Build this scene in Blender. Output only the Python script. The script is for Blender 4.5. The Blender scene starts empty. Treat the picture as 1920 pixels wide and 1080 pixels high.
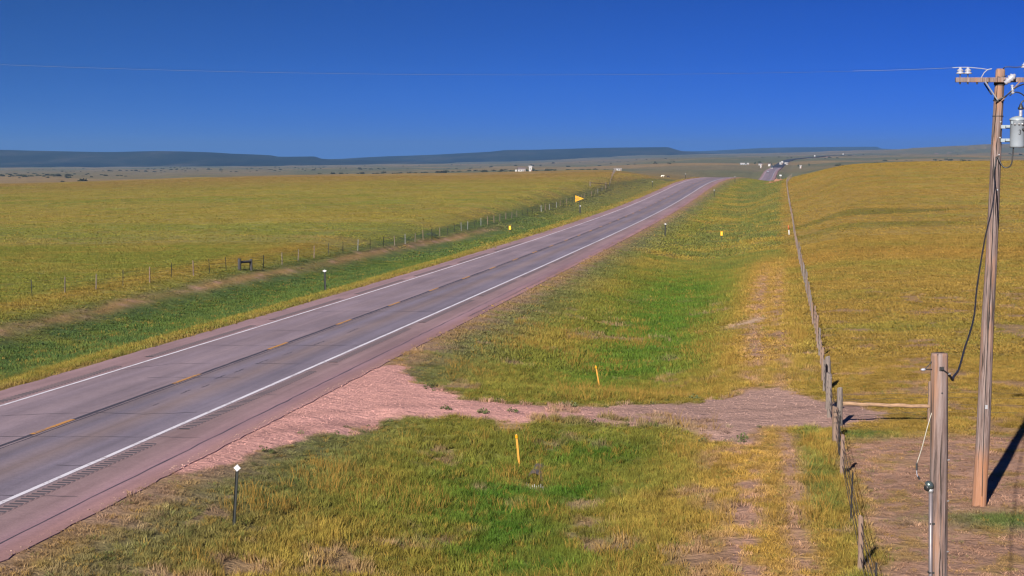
import bpy, math, random
import numpy as np
from mathutils import Vector, Matrix

# ------------------------------------------------------------------ camera, sky, sun, exposure
SC = bpy.context.scene
COL = SC.collection
cam_data = bpy.data.cameras.new('camera')
cam = bpy.data.objects.new('camera', cam_data)
COL.objects.link(cam)
cam.location = (0, 0, 7.92)
cam.rotation_euler = (math.pi / 2 - 0.07617, 0, 0)
cam_data.sensor_width = 36
cam_data.lens = 36 * 3143.0 / 1920
cam_data.clip_start = 0.5
cam_data.clip_end = 60000
SC.camera = cam

SUN_EL = math.radians(27.0)
SUN_AZ = math.atan2(-0.357, -0.934)          # compass-style bearing from +Y towards +X: behind the camera, to the left
world = bpy.data.worlds.new('World')
SC.world = world
world.use_nodes = True
wn = world.node_tree.nodes; wl = world.node_tree.links
wn.clear()
w_out = wn.new('ShaderNodeOutputWorld'); w_bg = wn.new('ShaderNodeBackground')
w_sky = wn.new('ShaderNodeTexSky'); w_sky.sky_type = 'NISHITA'; w_sky.sun_disc = False
w_sky.sun_elevation = SUN_EL; w_sky.sun_rotation = SUN_AZ
w_sky.altitude = 1100; w_sky.air_density = 1.0; w_sky.dust_density = 0.25; w_sky.ozone_density = 2.5
w_tc = wn.new('ShaderNodeTexCoord')
w_map = wn.new('ShaderNodeMapping'); w_map.inputs['Location'].default_value = (0, 0, 0.15); w_map.inputs['Scale'].default_value = (1, 1, 3.2)
w_tint = wn.new('ShaderNodeMix'); w_tint.data_type = 'RGBA'; w_tint.blend_type = 'MULTIPLY'; w_tint.inputs[0].default_value = 1.0
w_tint.inputs[7].default_value = (0.085, 0.285, 0.64, 1)
w_sep = wn.new('ShaderNodeSeparateXYZ'); w_mr = wn.new('ShaderNodeMapRange'); w_mr.interpolation_type = 'SMOOTHSTEP'
w_mr.inputs['From Min'].default_value = -0.55; w_mr.inputs['From Max'].default_value = 0.55
w_lr = wn.new('ShaderNodeMix'); w_lr.data_type = 'RGBA'       # duller blue towards the sun's side, deeper blue away from it
w_lr.inputs[6].default_value = (0.085, 0.275, 0.50, 1); w_lr.inputs[7].default_value = (0.006, 0.235, 0.82, 1)
w_nz = wn.new('ShaderNodeTexNoise'); w_nz.inputs['Scale'].default_value = 3.0; w_nz.inputs['Detail'].default_value = 4
w_nm = wn.new('ShaderNodeMapping'); w_nm.inputs['Scale'].default_value = (1.2, 1.2, 9.0)
w_nr = wn.new('ShaderNodeMapRange'); w_nr.inputs['To Min'].default_value = 0.93; w_nr.inputs['To Max'].default_value = 1.07
w_nx = wn.new('ShaderNodeMix'); w_nx.data_type = 'RGBA'; w_nx.blend_type = 'MULTIPLY'; w_nx.inputs[0].default_value = 1.0
w_hs = wn.new('ShaderNodeHueSaturation'); w_hs.inputs['Saturation'].default_value = 1.15
wl.new(w_tc.outputs['Generated'], w_map.inputs['Vector'])
wl.new(w_map.outputs['Vector'], w_sky.inputs['Vector'])
wl.new(w_sky.outputs['Color'], w_hs.inputs['Color'])
wl.new(w_hs.outputs['Color'], w_tint.inputs[6])
wl.new(w_tc.outputs['Generated'], w_sep.inputs[0]); wl.new(w_sep.outputs[0], w_mr.inputs['Value']); wl.new(w_mr.outputs['Result'], w_lr.inputs[0])
wl.new(w_lr.outputs[2], w_tint.inputs[7])
wl.new(w_tc.outputs['Generated'], w_nm.inputs['Vector']); wl.new(w_nm.outputs[0], w_nz.inputs['Vector']); wl.new(w_nz.outputs['Fac'], w_nr.inputs['Value'])
wl.new(w_tint.outputs[2], w_nx.inputs[6]); wl.new(w_nr.outputs['Result'], w_nx.inputs[7])
wl.new(w_nx.outputs[2], w_bg.inputs['Color'])
wl.new(w_bg.outputs['Background'], w_out.inputs['Surface'])
w_bg.inputs['Strength'].default_value = 0.055

sun_data = bpy.data.lights.new('sun', 'SUN'); sun_data.energy = 4.0; sun_data.angle = math.radians(0.53)
sun_data.color = (1.0, 0.93, 0.82)
sun = bpy.data.objects.new('sun', sun_data); COL.objects.link(sun)
sun_vec = Vector((math.sin(SUN_AZ) * math.cos(SUN_EL), math.cos(SUN_AZ) * math.cos(SUN_EL), math.sin(SUN_EL)))
sun.rotation_euler = sun_vec.to_track_quat('Z', 'Y').to_euler()
sun.location = (-30, -60, 60)

SC.view_settings.view_transform = 'Standard'
SC.view_settings.look = 'None'
SC.view_settings.exposure = 1.70
SC.view_settings.gamma = 1.0
SC.view_settings.use_curve_mapping = False
SC.render.engine = 'CYCLES'
SC.cycles.use_denoising = True
SC.cycles.denoising_input_passes = 'RGB_ALBEDO_NORMAL'
SC.cycles.filter_width = 1.2
try: SC.cycles.sampling_pattern = 'BLUE_NOISE'
except TypeError: pass
SC.cycles.max_bounces = 4
SC.cycles.volume_bounces = 0
SC.cycles.transparent_max_bounces = 4
rng = np.random.default_rng(18)
random.seed(18)

# ------------------------------------------------------------------ terrain maths (metres; camera mast at x=0, y=0)
CAM_H = 7.92
FPX = 3143.0            # focal length in pixels of a 1920 px wide frame
PITCH = 0.07617

def pchip(xs, ys, x):
    xs = np.asarray(xs, float); ys = np.asarray(ys, float)
    h = np.diff(xs); d = np.diff(ys) / h
    m = np.zeros_like(ys)
    same = d[:-1] * d[1:] > 0
    w1 = 2 * h[1:] + h[:-1]; w2 = h[1:] + 2 * h[:-1]
    with np.errstate(divide='ignore', invalid='ignore'):
        hm = (w1 + w2) / (w1 / d[:-1] + w2 / d[1:])
    m[1:-1] = np.where(same, hm, 0); m[0] = d[0]; m[-1] = d[-1]
    x = np.asarray(x, float)
    i = np.clip(np.searchsorted(xs, x) - 1, 0, len(xs) - 2)
    t = np.clip((x - xs[i]) / h[i], -3 / h[i], 1 + 3 / h[i])
    t = (x - xs[i]) / h[i]
    lo = x < xs[0]; hi = x > xs[-1]
    r = ((2*t**3 - 3*t**2 + 1) * ys[i] + (t**3 - 2*t**2 + t) * h[i] * m[i]
         + (-2*t**3 + 3*t**2) * ys[i+1] + (t**3 - t**2) * h[i] * m[i+1])
    r = np.where(lo, ys[0] + (x - xs[0]) * m[0], r)
    return np.where(hi, ys[-1] + (x - xs[-1]) * m[-1], r)

def spline(xs, ys, x):                                  # natural cubic, linear outside
    xs = np.asarray(xs, float); ys = np.asarray(ys, float); n = len(xs); h = np.diff(xs)
    A = np.zeros((n, n)); b = np.zeros(n); A[0, 0] = A[-1, -1] = 1
    for k in range(1, n - 1):
        A[k, k-1] = h[k-1]; A[k, k] = 2 * (h[k-1] + h[k]); A[k, k+1] = h[k]
        b[k] = 6 * ((ys[k+1] - ys[k]) / h[k] - (ys[k] - ys[k-1]) / h[k-1])
    M = np.linalg.solve(A, b)
    x = np.asarray(x, float); xc = np.clip(x, xs[0], xs[-1])
    i = np.clip(np.searchsorted(xs, xc) - 1, 0, n - 2)
    a = xs[i+1] - xc; c = xc - xs[i]
    r = (M[i]*a**3 + M[i+1]*c**3) / (6*h[i]) + (ys[i]/h[i] - M[i]*h[i]/6)*a + (ys[i+1]/h[i] - M[i+1]*h[i]/6)*c
    s0 = (ys[1]-ys[0])/h[0] - h[0]*(2*M[0]+M[1])/6
    s1 = (ys[-1]-ys[-2])/h[-1] + h[-1]*(M[-2]+2*M[-1])/6
    return r + np.where(x < xs[0], (x-xs[0])*s0, 0) + np.where(x > xs[-1], (x-xs[-1])*s1, 0)

RX_Y = [8.3, 28.16, 48, 67.8, 87.6, 107.4, 147, 186.5, 226, 265.5, 305, 344.5, 384, 420, 455, 490, 600, 800, 1000, 1235, 1440, 1730, 2100, 2500, 2900, 3300, 3700, 4300, 5000]
RX_X = [-19.035, -16.495, -13.861, -11.141, -8.343, -5.474, .446, 6.56, 12.807, 19.128, 25.464, 31.755, 38.1, 44.3, 50.9, 58.2, 79.5, 113.5, 147.5, 187, 222, 272, 338, 413, 498, 598, 730, 1012, 1400]
RZ_Y = [8.3, 28.16, 48, 67.8, 87.6, 107.4, 147, 186.5, 226, 265.5, 305, 344.5, 384, 420, 455, 475, 490, 510, 540, 600, 800, 1000, 1235, 1440, 1730, 2100, 2500, 2900, 3300, 3700, 4300, 5000]
RZ_Z = [.559, .26, 0, -.222, -.406, -.554, -.742, -.794, -.715, -.511, -.189, .245, .8, 1.55, 2.25, 2.52, 2.62, 2.62, 2.35, 1.0, -4.6, -7.2, -6.3, -1.9, -.1, 4, 8, 10.6, 14, 18.5, 22, 27]
def road_x(y): return spline(RX_Y, RX_X, y)
def road_z(y): return pchip(RZ_Y, RZ_Z, y)
def road_h(y): return np.arctan((road_x(np.asarray(y)+.5) - road_x(np.asarray(y)-.5)))
def road_t(x, y): return (x - road_x(y)) * np.cos(road_h(y))
def road_xy(y, t):                                       # point at lateral offset t from the centre line abreast of y
    h = road_h(y); return road_x(y) + t*np.cos(h), y - t*np.sin(h)

NAT = [  # natural ground: bearing (as photo column), then (distance, height)
 (-1800, [(10,-.6),(100,-.8),(200,-.8),(300,-.6),(520,-.5),(700,-5),(1000,-9),(1500,-11),(3000,-14),(5000,-16),(9000,-20),(16000,-20)]),
 (0,     [(10,-.6),(100,-.6),(200,-.3),(300,0),(400,.3),(520,.47),(620,-.8),(700,-4),(1000,-9),(1500,-10),(3000,-13),(5000,-15),(9000,-20),(16000,-20)]),
 (480,   [(10,-.6),(100,-.6),(200,.1),(300,.9),(420,2.),(560,2.57),(660,1.2),(900,-5),(1500,-9),(2000,-9.5),(3000,-11),(5000,-12),(9000,-18),(16000,-20)]),
 (960,   [(10,-.6),(150,-.6),(220,.2),(300,1.5),(450,3.),(600,3.72),(700,2.4),(900,-2),(1500,-3.6),(3000,-6),(5000,-2),(9000,4),(16000,0)]),
 (1145,  [(10,-.6),(200,-.3),(300,1.4),(450,3.6),(600,4.48),(700,3.3),(900,-2),(1500,-2.5),(3000,-1),(5000,8),(9000,25),(16000,20)]),
 (1240,  [(10,-.6),(200,-.5),(300,0),(400,1.5),(500,2.7),(600,1.8),(900,-1.2),(1235,-2),(1500,-1.5),(2500,3),(5000,14),(9000,34),(16000,30)]),
 (1330,  [(10,-.6),(250,-.5),(400,1.),(480,2.3),(600,.8),(1000,-7),(1235,-6),(1500,-1.5),(1730,0),(2500,6),(5000,16),(9000,38),(16000,30)]),
 (1480,  [(10,-.6),(100,-.6),(150,-.7),(200,-.6),(300,.5),(400,2.6),(460,2.9),(600,1.5),(1000,-6),(1440,-2),(1730,0),(2500,7.5),(3300,12),(5000,20),(9000,44),(16000,40)]),
 (1600,  [(10,-.6),(70,-.6),(142,0),(200,1.4),(300,4.2),(420,6.8),(520,6.5),(700,4),(1000,2),(1700,4),(3300,14),(5000,26),(9000,56),(16000,50)]),
 (1760,  [(10,-.6),(70,-.5),(142,.1),(200,1.6),(300,4.6),(420,7.4),(520,7.3),(700,5),(1000,3),(1700,5),(3000,14),(4300,22),(5500,50),(9000,60),(16000,50)]),
 (1920,  [(10,-.6),(70,-.5),(142,.2),(200,1.8),(300,4.8),(420,7.6),(520,7.5),(700,6),(1000,4),(1700,6),(3000,14),(4300,32),(5500,62),(9000,70),(16000,50)]),
 (3700,  [(10,-.6),(70,-.5),(142,.3),(200,2),(300,5),(420,8),(520,8),(700,7),(1000,6),(1700,8),(3000,20),(4300,45),(5500,80),(9000,80),(16000,60)]),
]
_LY = np.linspace(math.log(10), math.log(16000), 260)
_TAB = np.array([pchip(np.log([p[0] for p in c]), [p[1] for p in c], _LY) for _, c in NAT])
_NA = np.array([(u - 960) / FPX for u, _ in NAT])
_FA = np.linspace(_NA[0], _NA[-1], 400)
_TAB2 = np.array([pchip(_NA, _TAB[:, j], _FA) for j in range(len(_LY))])     # rows: distance, cols: bearing
for _ in range(3):                                       # soften creases between bearings
    _TAB2[:, 1:-1] = (_TAB2[:, :-2] + 2*_TAB2[:, 1:-1] + _TAB2[:, 2:]) / 4
def nat_z(x, y):
    yy = np.maximum(y, 10.)
    a = np.clip(x / yy, _FA[0], _FA[-1]); l = np.clip(np.log(yy), _LY[0], _LY[-1])
    fi = (l - _LY[0]) / (_LY[1] - _LY[0]); i = np.clip(fi.astype(int), 0, len(_LY) - 2); fi = fi - i
    fj = (a - _FA[0]) / (_FA[1] - _FA[0]); j = np.clip(fj.astype(int), 0, len(_FA) - 2); fj = fj - j
    return ((_TAB2[i, j]*(1-fj) + _TAB2[i, j+1]*fj)*(1-fi) + (_TAB2[i+1, j]*(1-fj) + _TAB2[i+1, j+1]*fj)*fi)

def _hash(i, j, s):
    n = (i * 374761393 + j * 668265263 + s * 974711) & 0xffffffff
    n = ((n ^ (n >> 13)) * 1274126177) & 0xffffffff
    return ((n ^ (n >> 16)) & 0xffff) / 65535.0
def vnoise(x, y, s=0):
    x = np.asarray(x, float); y = np.asarray(y, float)
    i = np.floor(x).astype(np.int64); j = np.floor(y).astype(np.int64); fx = x - i; fy = y - j
    fx = fx*fx*(3-2*fx); fy = fy*fy*(3-2*fy)
    return ((_hash(i, j, s)*(1-fx) + _hash(i+1, j, s)*fx)*(1-fy) + (_hash(i, j+1, s)*(1-fx) + _hash(i+1, j+1, s)*fx)*fy)
def fbm(x, y, s=0, o=4):
    r = 0; a = .5; n = 0
    for k in range(o):
        r = r + a * vnoise(x * 2**k, y * 2**k, s + k*17); n += a; a *= .55
    return r / n
def sstep(a, b, x):
    t = np.clip((x - a) / (b - a), 0, 1); return t*t*(3-2*t)

PAV_L, PAV_R = -5.3, 6.15
XR_T = [-60, -26, -22, -20, -17, -14, -11, -8, -6.4, -5.35, -5.1, 5.95, 6.2, 7.2, 10, 13, 15, 17, 20, 23, 27, 60]
XR_Z = [-.6, -.6, -.6, -.75, -1.2, -1.35, -1.1, -.5, -.11, -.008, -.03, -.03, -.006, -.10, -.62, -1.15, -1.28, -1.15, -.8, -.6, -.6, -.6]
APP_Y0, APP_Y1 = 53.8, 60.5                              # gravel approach across the right-hand ditch
def ground_z(x, y):
    x = np.asarray(x, float); y = np.asarray(y, float)
    t = road_t(x, y); zr = road_z(y); zn = nat_z(x, y)
    cross = zr + np.interp(t, XR_T, XR_Z)
    wide = 1 + .0 * y
    w = np.where(t > 0, sstep(17, 26, t), sstep(-15, -24, t))
    far = sstep(900, 1100, y)
    w = np.maximum(w, 0) * (1-far) + far * sstep(7, 40, np.abs(t))
    z = cross * (1 - w) + zn * w
    # earth fill of the approach
    ym = y + .10 * (x - 2)
    d = np.maximum(np.maximum(APP_Y0 - ym, ym - APP_Y1), 0)
    fill = -.22 - .5 * sstep(5, 22, t) - d / np.where(ym < APP_Y0, 7.5, 6.0)
    on = (t > 5.5) & (t < 30)
    z = np.where(on, np.maximum(z, np.minimum(fill, 0 - .1)), z)
    z = z - .36 * np.exp(-((x - .62)/.55)**2 - ((y - 46.75)/.6)**2)          # washed-out pit at the culvert mouth
    # rough ground
    rough = sstep(6.3, 9, np.abs(t)) if False else np.where(t > 0, sstep(6.2, 9, t), sstep(-5.4, -8, t))
    amp = np.clip(y / 400, .15, 1.0)
    z = z + rough * ((fbm(x/3.1, y/3.1, 3) - .5) * .14 + (fbm(x/22, y/22, 5) - .5) * .5 * amp
                     + (fbm(x/160, y/160, 8, 3) - .5) * 9.0 * sstep(700, 2500, y))
    return z
# ------------------------------------------------------------------ ground cover colours (albedo) and grass density
def mixc(a, b, w):
    w = np.asarray(w)[..., None]; return a * (1 - w) + b * w
def in_poly(x, y, poly):
    c = np.zeros(x.shape, bool); n = len(poly)
    for k in range(n):
        x0, y0 = poly[k]; x1, y1 = poly[(k + 1) % n]
        cr = ((y0 > y) != (y1 > y)) & (x < (x1 - x0) * (y - y0) / (y1 - y0 + 1e-12) + x0)
        c ^= cr
    return c
def poly_dist(x, y, poly):
    d = np.full(x.shape, 1e9); n = len(poly)
    for k in range(n):
        x0, y0 = poly[k]; x1, y1 = poly[(k + 1) % n]
        vx, vy = x1 - x0, y1 - y0
        u = np.clip(((x - x0) * vx + (y - y0) * vy) / (vx*vx + vy*vy + 1e-9), 0, 1)
        d = np.minimum(d, np.hypot(x - x0 - u*vx, y - y0 - u*vy))
    return np.where(in_poly(x, y, poly), d, -d)         # positive inside
GRAVEL = [(-5.3,66.6),(-4.3,66.2),(-3.89,63.8),(-3.12,60.8),(-2.45,58.8),(-1.85,57.7),(-.74,57.5),(.73,57.15),(1.83,56.9),(3.1,56.95),(4.5,58.2),
          (6.5,59.6),(7.7,61.7),(8.9,63.),(10,63.4),(10.7,61.9),(11.05,59.4),(12.5,58.5),(12.5,54.5),(10.1,53.5),(9.3,53.8),(8.3,54.),(7.2,50.9),(6.3,51.6),(5.6,53.),
          (4.1,53.5),(2.07,53.3),(1.04,53.4),(-.52,53.5),(-2.08,54.1),(-3.78,53.4),(-5.19,50.5),(-6.2,48.3),(-6.94,45.),(-7.26,43.4),(-7.9,41.7),(-9.6,41.0)]
TRACK = [(-10, 45), (-6.5, 51.5), (-4, 54.6), (-1, 55.6), (4, 55.7), (11, 57.2), (11, 57.25), (4, 55.75), (-1, 55.65), (-4, 54.65), (-6.5, 51.55), (-10, 45.05)]
C = {k: np.array(v) for k, v in dict(
    gold=(.182,.136,.030), olive=(.124,.119,.024), rgold=(.192,.127,.031), tan=(.17,.105,.042), green=(.062,.094,.024), lush=(.050,.104,.014),
    coolgreen=(.068,.088,.036), straw=(.27,.165,.040), dirt=(.265,.155,.115), gravel=(.36,.190,.168), gravel2=(.235,.150,.124), rust=(.24,.10,.045),
    plain=(.115,.094,.047), plaingreen=(.082,.083,.042), sage=(.10,.105,.05)).items()}

def cover(x, y):
    x = np.asarray(x, float); y = np.asarray(y, float)
    t = road_t(x, y)
    a = fbm(x/7, y/7, 21); b = fbm(x/34, y/60, 22); c = fbm(x/1.3, y/1.3, 23, 3); s = fbm(x/70, y/6, 24)
    # fields
    wl_ = sstep(.38, .62, .5*a + .5*s)
    left = mixc(C['gold'] * np.array([.99, 1.06, 1.15]), C['olive'] * np.array([1.05, 1.12, 1.15]), np.clip(wl_ * (1.1 - .5*sstep(200, 420, y)) + .28*(1 - sstep(180, 260, y)), 0, 1))
    left = mixc(left, C['tan'], .75 * sstep(330, 520, y) * sstep(.3, .6, b + .1))
    band = np.exp(-((y - 225 - 18*b) / 22)**2)
    left = mixc(left, C['gold'] * 1.08, .6*band)
    right = mixc(C['rgold'] * 1.04, C['olive'] * 1.2, .55 * sstep(.50, .72, .45*a + .55*s))
    right = mixc(right, C['straw'] * .85, .9*np.exp(-((y - 140 - 5*a) / 6)**2))
    right = mixc(right, C['olive'] * .75, .8 * sstep(.48, .60, fbm(x/22, y/9, 31)) * np.exp(-((y - 197) / 24)**2))
    bands = fbm(x/130, y/11, 33, 3); left = left * (.90 + .22*bands)[..., None]; left = mixc(left, C['tan']*1.05, .3*sstep(.56, .68, bands))
    right = right * (.92 + .18*fbm(x/60, y/8, 34, 3))[..., None]
    fld = np.where((t > 0)[..., None], right, left)
    dens = np.ones_like(t); hgt = np.where(t > 0, .42, .40)
    # right verge
    rv = sstep(6.2, 7.5, t) * (1 - sstep(22.6, 24, t))
    vg = mixc(C['gold'], C['olive'], sstep(.34, .60, a))
    vg = mixc(vg, C['sage'], .7 * sstep(11, 7.5, t))
    gc = np.exp(-((t - 15.3 - .8*(a - .5)) / np.where(y < 110, 3.1, 4.0))**2) * sstep(64, 73, y) * (1 - sstep(120, 175, y))
    vg = mixc(vg, C['lush'], np.clip(gc * (.35 + 1.25*c) , 0, .85))
    fc = sstep(9, 14, t) * sstep(115, 190, y)
    vg = mixc(vg, C['coolgreen'], .5 * fc * sstep(.30, .55, .5*a + .5*b + .1*sstep(250, 420, y)))
    for (px, py, rx, ry, wgt) in ((2.3, 50.6, 1.7, 1.7, 1.1), (-.5, 45.2, 1.7, 3.2, .95), (1.7, 45.4, 1.2, 2.4, .8), (-.7, 39.8, 1.9, 4.5, .9), (.9, 36.5, 1.6, 4.0, .6)):
        q = np.exp(-((x - px)/rx)**2 - ((y - py)/ry)**2); vg = mixc(vg, C['lush'] * .9, np.clip(q * wgt * (.1 + 1.7*c), 0, .95))
    # two-track beside the fence: straw with bare ruts
    tr = np.exp(-((t - 20.9 - .012*np.clip(y - 45, 0, 110)) / 1.7)**2) * (1 - sstep(135, 160, y)) * (.5 + sstep(.3, .55, a))
    vg = mixc(vg, C['straw'], np.clip(.9*tr, 0, .9))
    wob = .5*(fbm(y/9, y*0, 41) - .5) + .014*np.clip(y - 45, 0, 110)
    rut = (np.exp(-((t - 20.35 - wob)/.42)**2) + .7*np.exp(-((t - 21.6 - wob)/.30)**2) + .45*np.exp(-((t - 19.4 - wob)/.35)**2)*(y < 58)) * (1 - sstep(118, 150, y))
    rut = rut * sstep(.33, .56, fbm(x/.9, y/1.7, 42)) * np.where(y < 62, 1.35, .85)
    vg = mixc(vg, C['green']*1.25, .75*np.exp(-((t - 22.35)/.5)**2)*(1 - sstep(52, 60, y))*sstep(.35, .6, fbm(x/1.2, y/2.2, 43)))
    rp = np.exp(-((y - 92.3 - 1.08*(x - 13))/.75)**2 - ((x - 13)/1.2)**4)
    rut = np.clip(np.maximum(rut, rp*1.5), 0, 1)
    vg = mixc(vg, C['dirt'], rut * .95); vg = mixc(vg, np.array([.36, .25, .17]), np.clip(rp*1.5, 0, 1))
    fl = mixc(fld, vg, rv)
    dens = dens * (1 - .92*rut*rv); hgt = hgt * (1 + 1.3*rv*sstep(7, 11, t)) * (1 - .55*np.clip(tr, 0, 1)*rv) * (1 - .8*np.exp(-((x - 12.4)/2.4)**2 - ((y - 90.8)/3.2)**2))
    edge = (1 - sstep(6.2, 8.2, t + (c - .5)*1.8)) * (t > 0)
    fl = mixc(fl, mixc(C['gravel2']*.95, C['tan'], c), edge * .85); dens = dens * (1 - .72*edge)
    # left verge
    lv = (1 - sstep(-7.2, -5.4, t)) * sstep(-20.4, -18.8, t)
    lg = mixc(C['green'], C['coolgreen'] * np.array([.8, 1.0, .75]), sstep(.3, .6, a))
    lg = mixc(lg, C['olive'] * .9, .6*sstep(.42, .62, c*.5 + b*.5))
    lg = mixc(lg, C['gold'], (1 - sstep(-11, -7.6, t) * 1.0)*0 + sstep(-10.0, -6.8, t + (a - .5)*2.0) * .85)
    lg = mixc(lg, mixc(C['sage'], C['tan'], .45) * .95, .62*sstep(170, 420, y))
    fl = mixc(fl, lg, np.where(t < 0, lv, 0))
    hgt = np.where((t < -5.4) & (t > -18), hgt * 1.9, hgt)
    ts = np.exp(-((t + 18.6 - .016*(y - 120)*(y > 120) - .9*(fbm(x/9, y/9, 51) - .5))/.75)**2) * (1 - sstep(205, 260, y))
    ts = ts * (.55 + .45*sstep(.3, .5, fbm(x/3, y/5, 52)))
    fl = mixc(fl, mixc(C['tan']*1.25, C['dirt'], sstep(.5, .7, c)), np.where(t < 0, ts, 0) * .95)
    dens = dens * (1 - .9*np.where(t < 0, ts, 0))
    hgt = hgt * np.where(t < 0, 1 - .72*np.exp(-((t + 17.6 - .016*(y - 120)*(y > 120))/1.9)**2)*(1 - sstep(205, 260, y)), 1)
    gs = np.exp(-((t + 22.6)/1.6)**2) * (1 - sstep(150, 190, y)); fl = mixc(fl, C['straw'] * .8, np.where(t < 0, gs*.55, 0))
    le = sstep(-6.3, -5.3, t + (c - .5)*.8) * (t < 0) * (t > -8); fl = mixc(fl, C['tan'], le * .7); dens = dens * (1 - .5*le)
    bare = sstep(.64, .74, fbm(x/1.9, y/1.9, 95, 3)) * (t > 8) * (t < 60) * (1 - sstep(90, 130, y))
    fl = mixc(fl, C['dirt']*.8, bare*.6); dens = dens * (1 - .8*bare)
    cm = np.exp(-((x - .62)/.42)**2 - ((y - 46.55)/.6)**2); dens = dens * (1 - np.clip(1.3*cm, 0, 1)); fl = mixc(fl, C['dirt']*.55, np.clip(cm, 0, .9))
    # gravel approach
    gd = poly_dist(x, y, GRAVEL) + (c - .5) * 1.1 + (fbm(x/.45, y/.45, 61, 2) - .5) * .4
    gm = sstep(-.15, .25, gd)
    gcol = mixc(C['gravel'], C['gravel2'], sstep(0, 5, x + 2*(a - .5)) * .9)
    tp = np.abs(poly_dist(x, y, TRACK)); gcol = gcol * (1 - .20*np.exp(-((tp - .85 + .3*(a - .5))/.28)**2) + .08*np.exp(-(tp/.3)**2) + .16*(fbm(x/2.4, y/2.4, 98) - .5))[..., None]
    hgt = hgt * (1 - .55*sstep(-2.2, -.2, gd)*(1 - gm))
    weeds = sstep(.50, .62, fbm(x/1.7, y/.9, 62, 3)) * sstep(.2, 1.2, x) * (1 - sstep(4, 7.5, x)) * sstep(58, 54, y) * .8
    gm2 = gm * (1 - weeds)
    fl = mixc(fl, gcol, gm2); dens = dens * (1 - gm2)
    # bare yard round the poles
    yd = sstep(22.8, 23.7, t + (c - .5)*.8) * (1 - sstep(50.2, 51.8, y + (c - .5)*1.6 + (a - .5)*1.4)) * (1 - sstep(32, 42, t))
    gp = np.exp(-((x - 11.6)/1.7)**2 - ((y - 39.0)/1.0)**2) * 1.1 + np.exp(-((x - 10.6)/1.3)**2 - ((y - 51.6)/.8)**2)
    gp = np.clip(gp, 0, 1); spot = sstep(.56, .68, fbm(x/.9, y/.9, 71, 3)) * .6
    fl = mixc(fl, mixc(C['dirt'], C['tan'] * .9, .4*a), yd * (1 - spot))
    fl = mixc(fl, C['green'] * 1.1, np.clip(gp * (.5 + c), 0, .9) * (t > 23.4))
    dens = dens * (1 - yd * (.55 - .3*spot)); dens = np.clip(dens + gp * .5 * (t > 23.4), 0, 1.2); hgt = hgt * (1 - .5*yd*(1-gp))
    # eroded rust-coloured bank by the crest
    bk = np.exp(-((x - 73.0)/2.2)**2 - ((y - 464)/9)**2); fl = mixc(fl, C['rust'], np.clip(bk*1.2*(.4 + c), 0, .9))
    # distance: dull prairie beyond the near rises
    fp = sstep(620, 1100, y)
    pl = mixc(C['plain'], C['plaingreen'], sstep(.4, .6, fbm(x/240, y/900, 81)))
    pl = mixc(pl, C['rgold'] * .8, .6 * np.exp(-((y - 1000)/260)**2) * (t < 0))
    pl = mixc(pl, C['tan'] * 1.3, .5*sstep(.56, .66, fbm(x/700, y/260, 82)))
    fl = mixc(fl, pl, fp)
    on_road = (t > PAV_L + .1) & (t < PAV_R - .1)
    dens = np.where((t > PAV_L - .12) & (t < PAV_R - .02), 0, dens)
    fl = np.where(on_road[..., None], C['gravel2'], fl)
    return fl * (.86 + .28*c[..., None]), dens, hgt, gm2

# ------------------------------------------------------------------ helpers
def nodes_of(name):
    m = bpy.data.materials.new(name); m.use_nodes = True
    nt = m.node_tree; nt.nodes.clear()
    out = nt.nodes.new('ShaderNodeOutputMaterial'); bs = nt.nodes.new('ShaderNodeBsdfPrincipled')
    nt.links.new(bs.outputs[0], out.inputs['Surface'])
    return m, nt, bs, out
def noise(nt, scale, detail=4, rough=.6, vec=None, dist=0):
    n = nt.nodes.new('ShaderNodeTexNoise'); n.inputs['Scale'].default_value = scale
    n.inputs['Detail'].default_value = detail; n.inputs['Roughness'].default_value = rough; n.inputs['Distortion'].default_value = dist
    if vec is not None: nt.links.new(vec, n.inputs['Vector'])
    return n.outputs['Fac']
def ramp(nt, fac, stops):
    r = nt.nodes.new('ShaderNodeValToRGB'); nt.links.new(fac, r.inputs[0])
    el = r.color_ramp.elements
    while len(el) < len(stops): el.new(.5)
    for e, (p, c) in zip(el, stops):
        e.position = p; e.color = (*c, 1) if len(c) == 3 else c
    return r.outputs[0]
def mix(nt, fac, a, b, mode='MIX'):
    n = nt.nodes.new('ShaderNodeMix'); n.data_type = 'RGBA'; n.blend_type = mode
    for sock, v in ((n.inputs[0], fac), (n.inputs[6], a), (n.inputs[7], b)):
        if hasattr(v, 'is_output'): nt.links.new(v, sock)
        elif isinstance(v, (int, float)): sock.default_value = v
        else: sock.default_value = (*v, 1)
    return n.outputs[2]
def math_n(nt, op, a, b=None, c=None):
    n = nt.nodes.new('ShaderNodeMath'); n.operation = op
    for k, v in enumerate((a, b, c)):
        if v is None: continue
        if hasattr(v, 'is_output'): nt.links.new(v, n.inputs[k])
        else: n.inputs[k].default_value = v
    return n.outputs[0]
def grey(v): return (v, v, v)
def bump(nt, bs, h, strength=.5, dist=.02):
    b = nt.nodes.new('ShaderNodeBump'); b.inputs['Strength'].default_value = strength; b.inputs['Distance'].default_value = dist
    nt.links.new(h, b.inputs['Height']); nt.links.new(b.outputs[0], bs.inputs['Normal'])
def objco(nt, scale=(1, 1, 1)):
    tc = nt.nodes.new('ShaderNodeTexCoord'); mp = nt.nodes.new('ShaderNodeMapping'); mp.inputs['Scale'].default_value = scale
    nt.links.new(tc.outputs['Object'], mp.inputs['Vector']); return mp.outputs[0]
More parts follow.
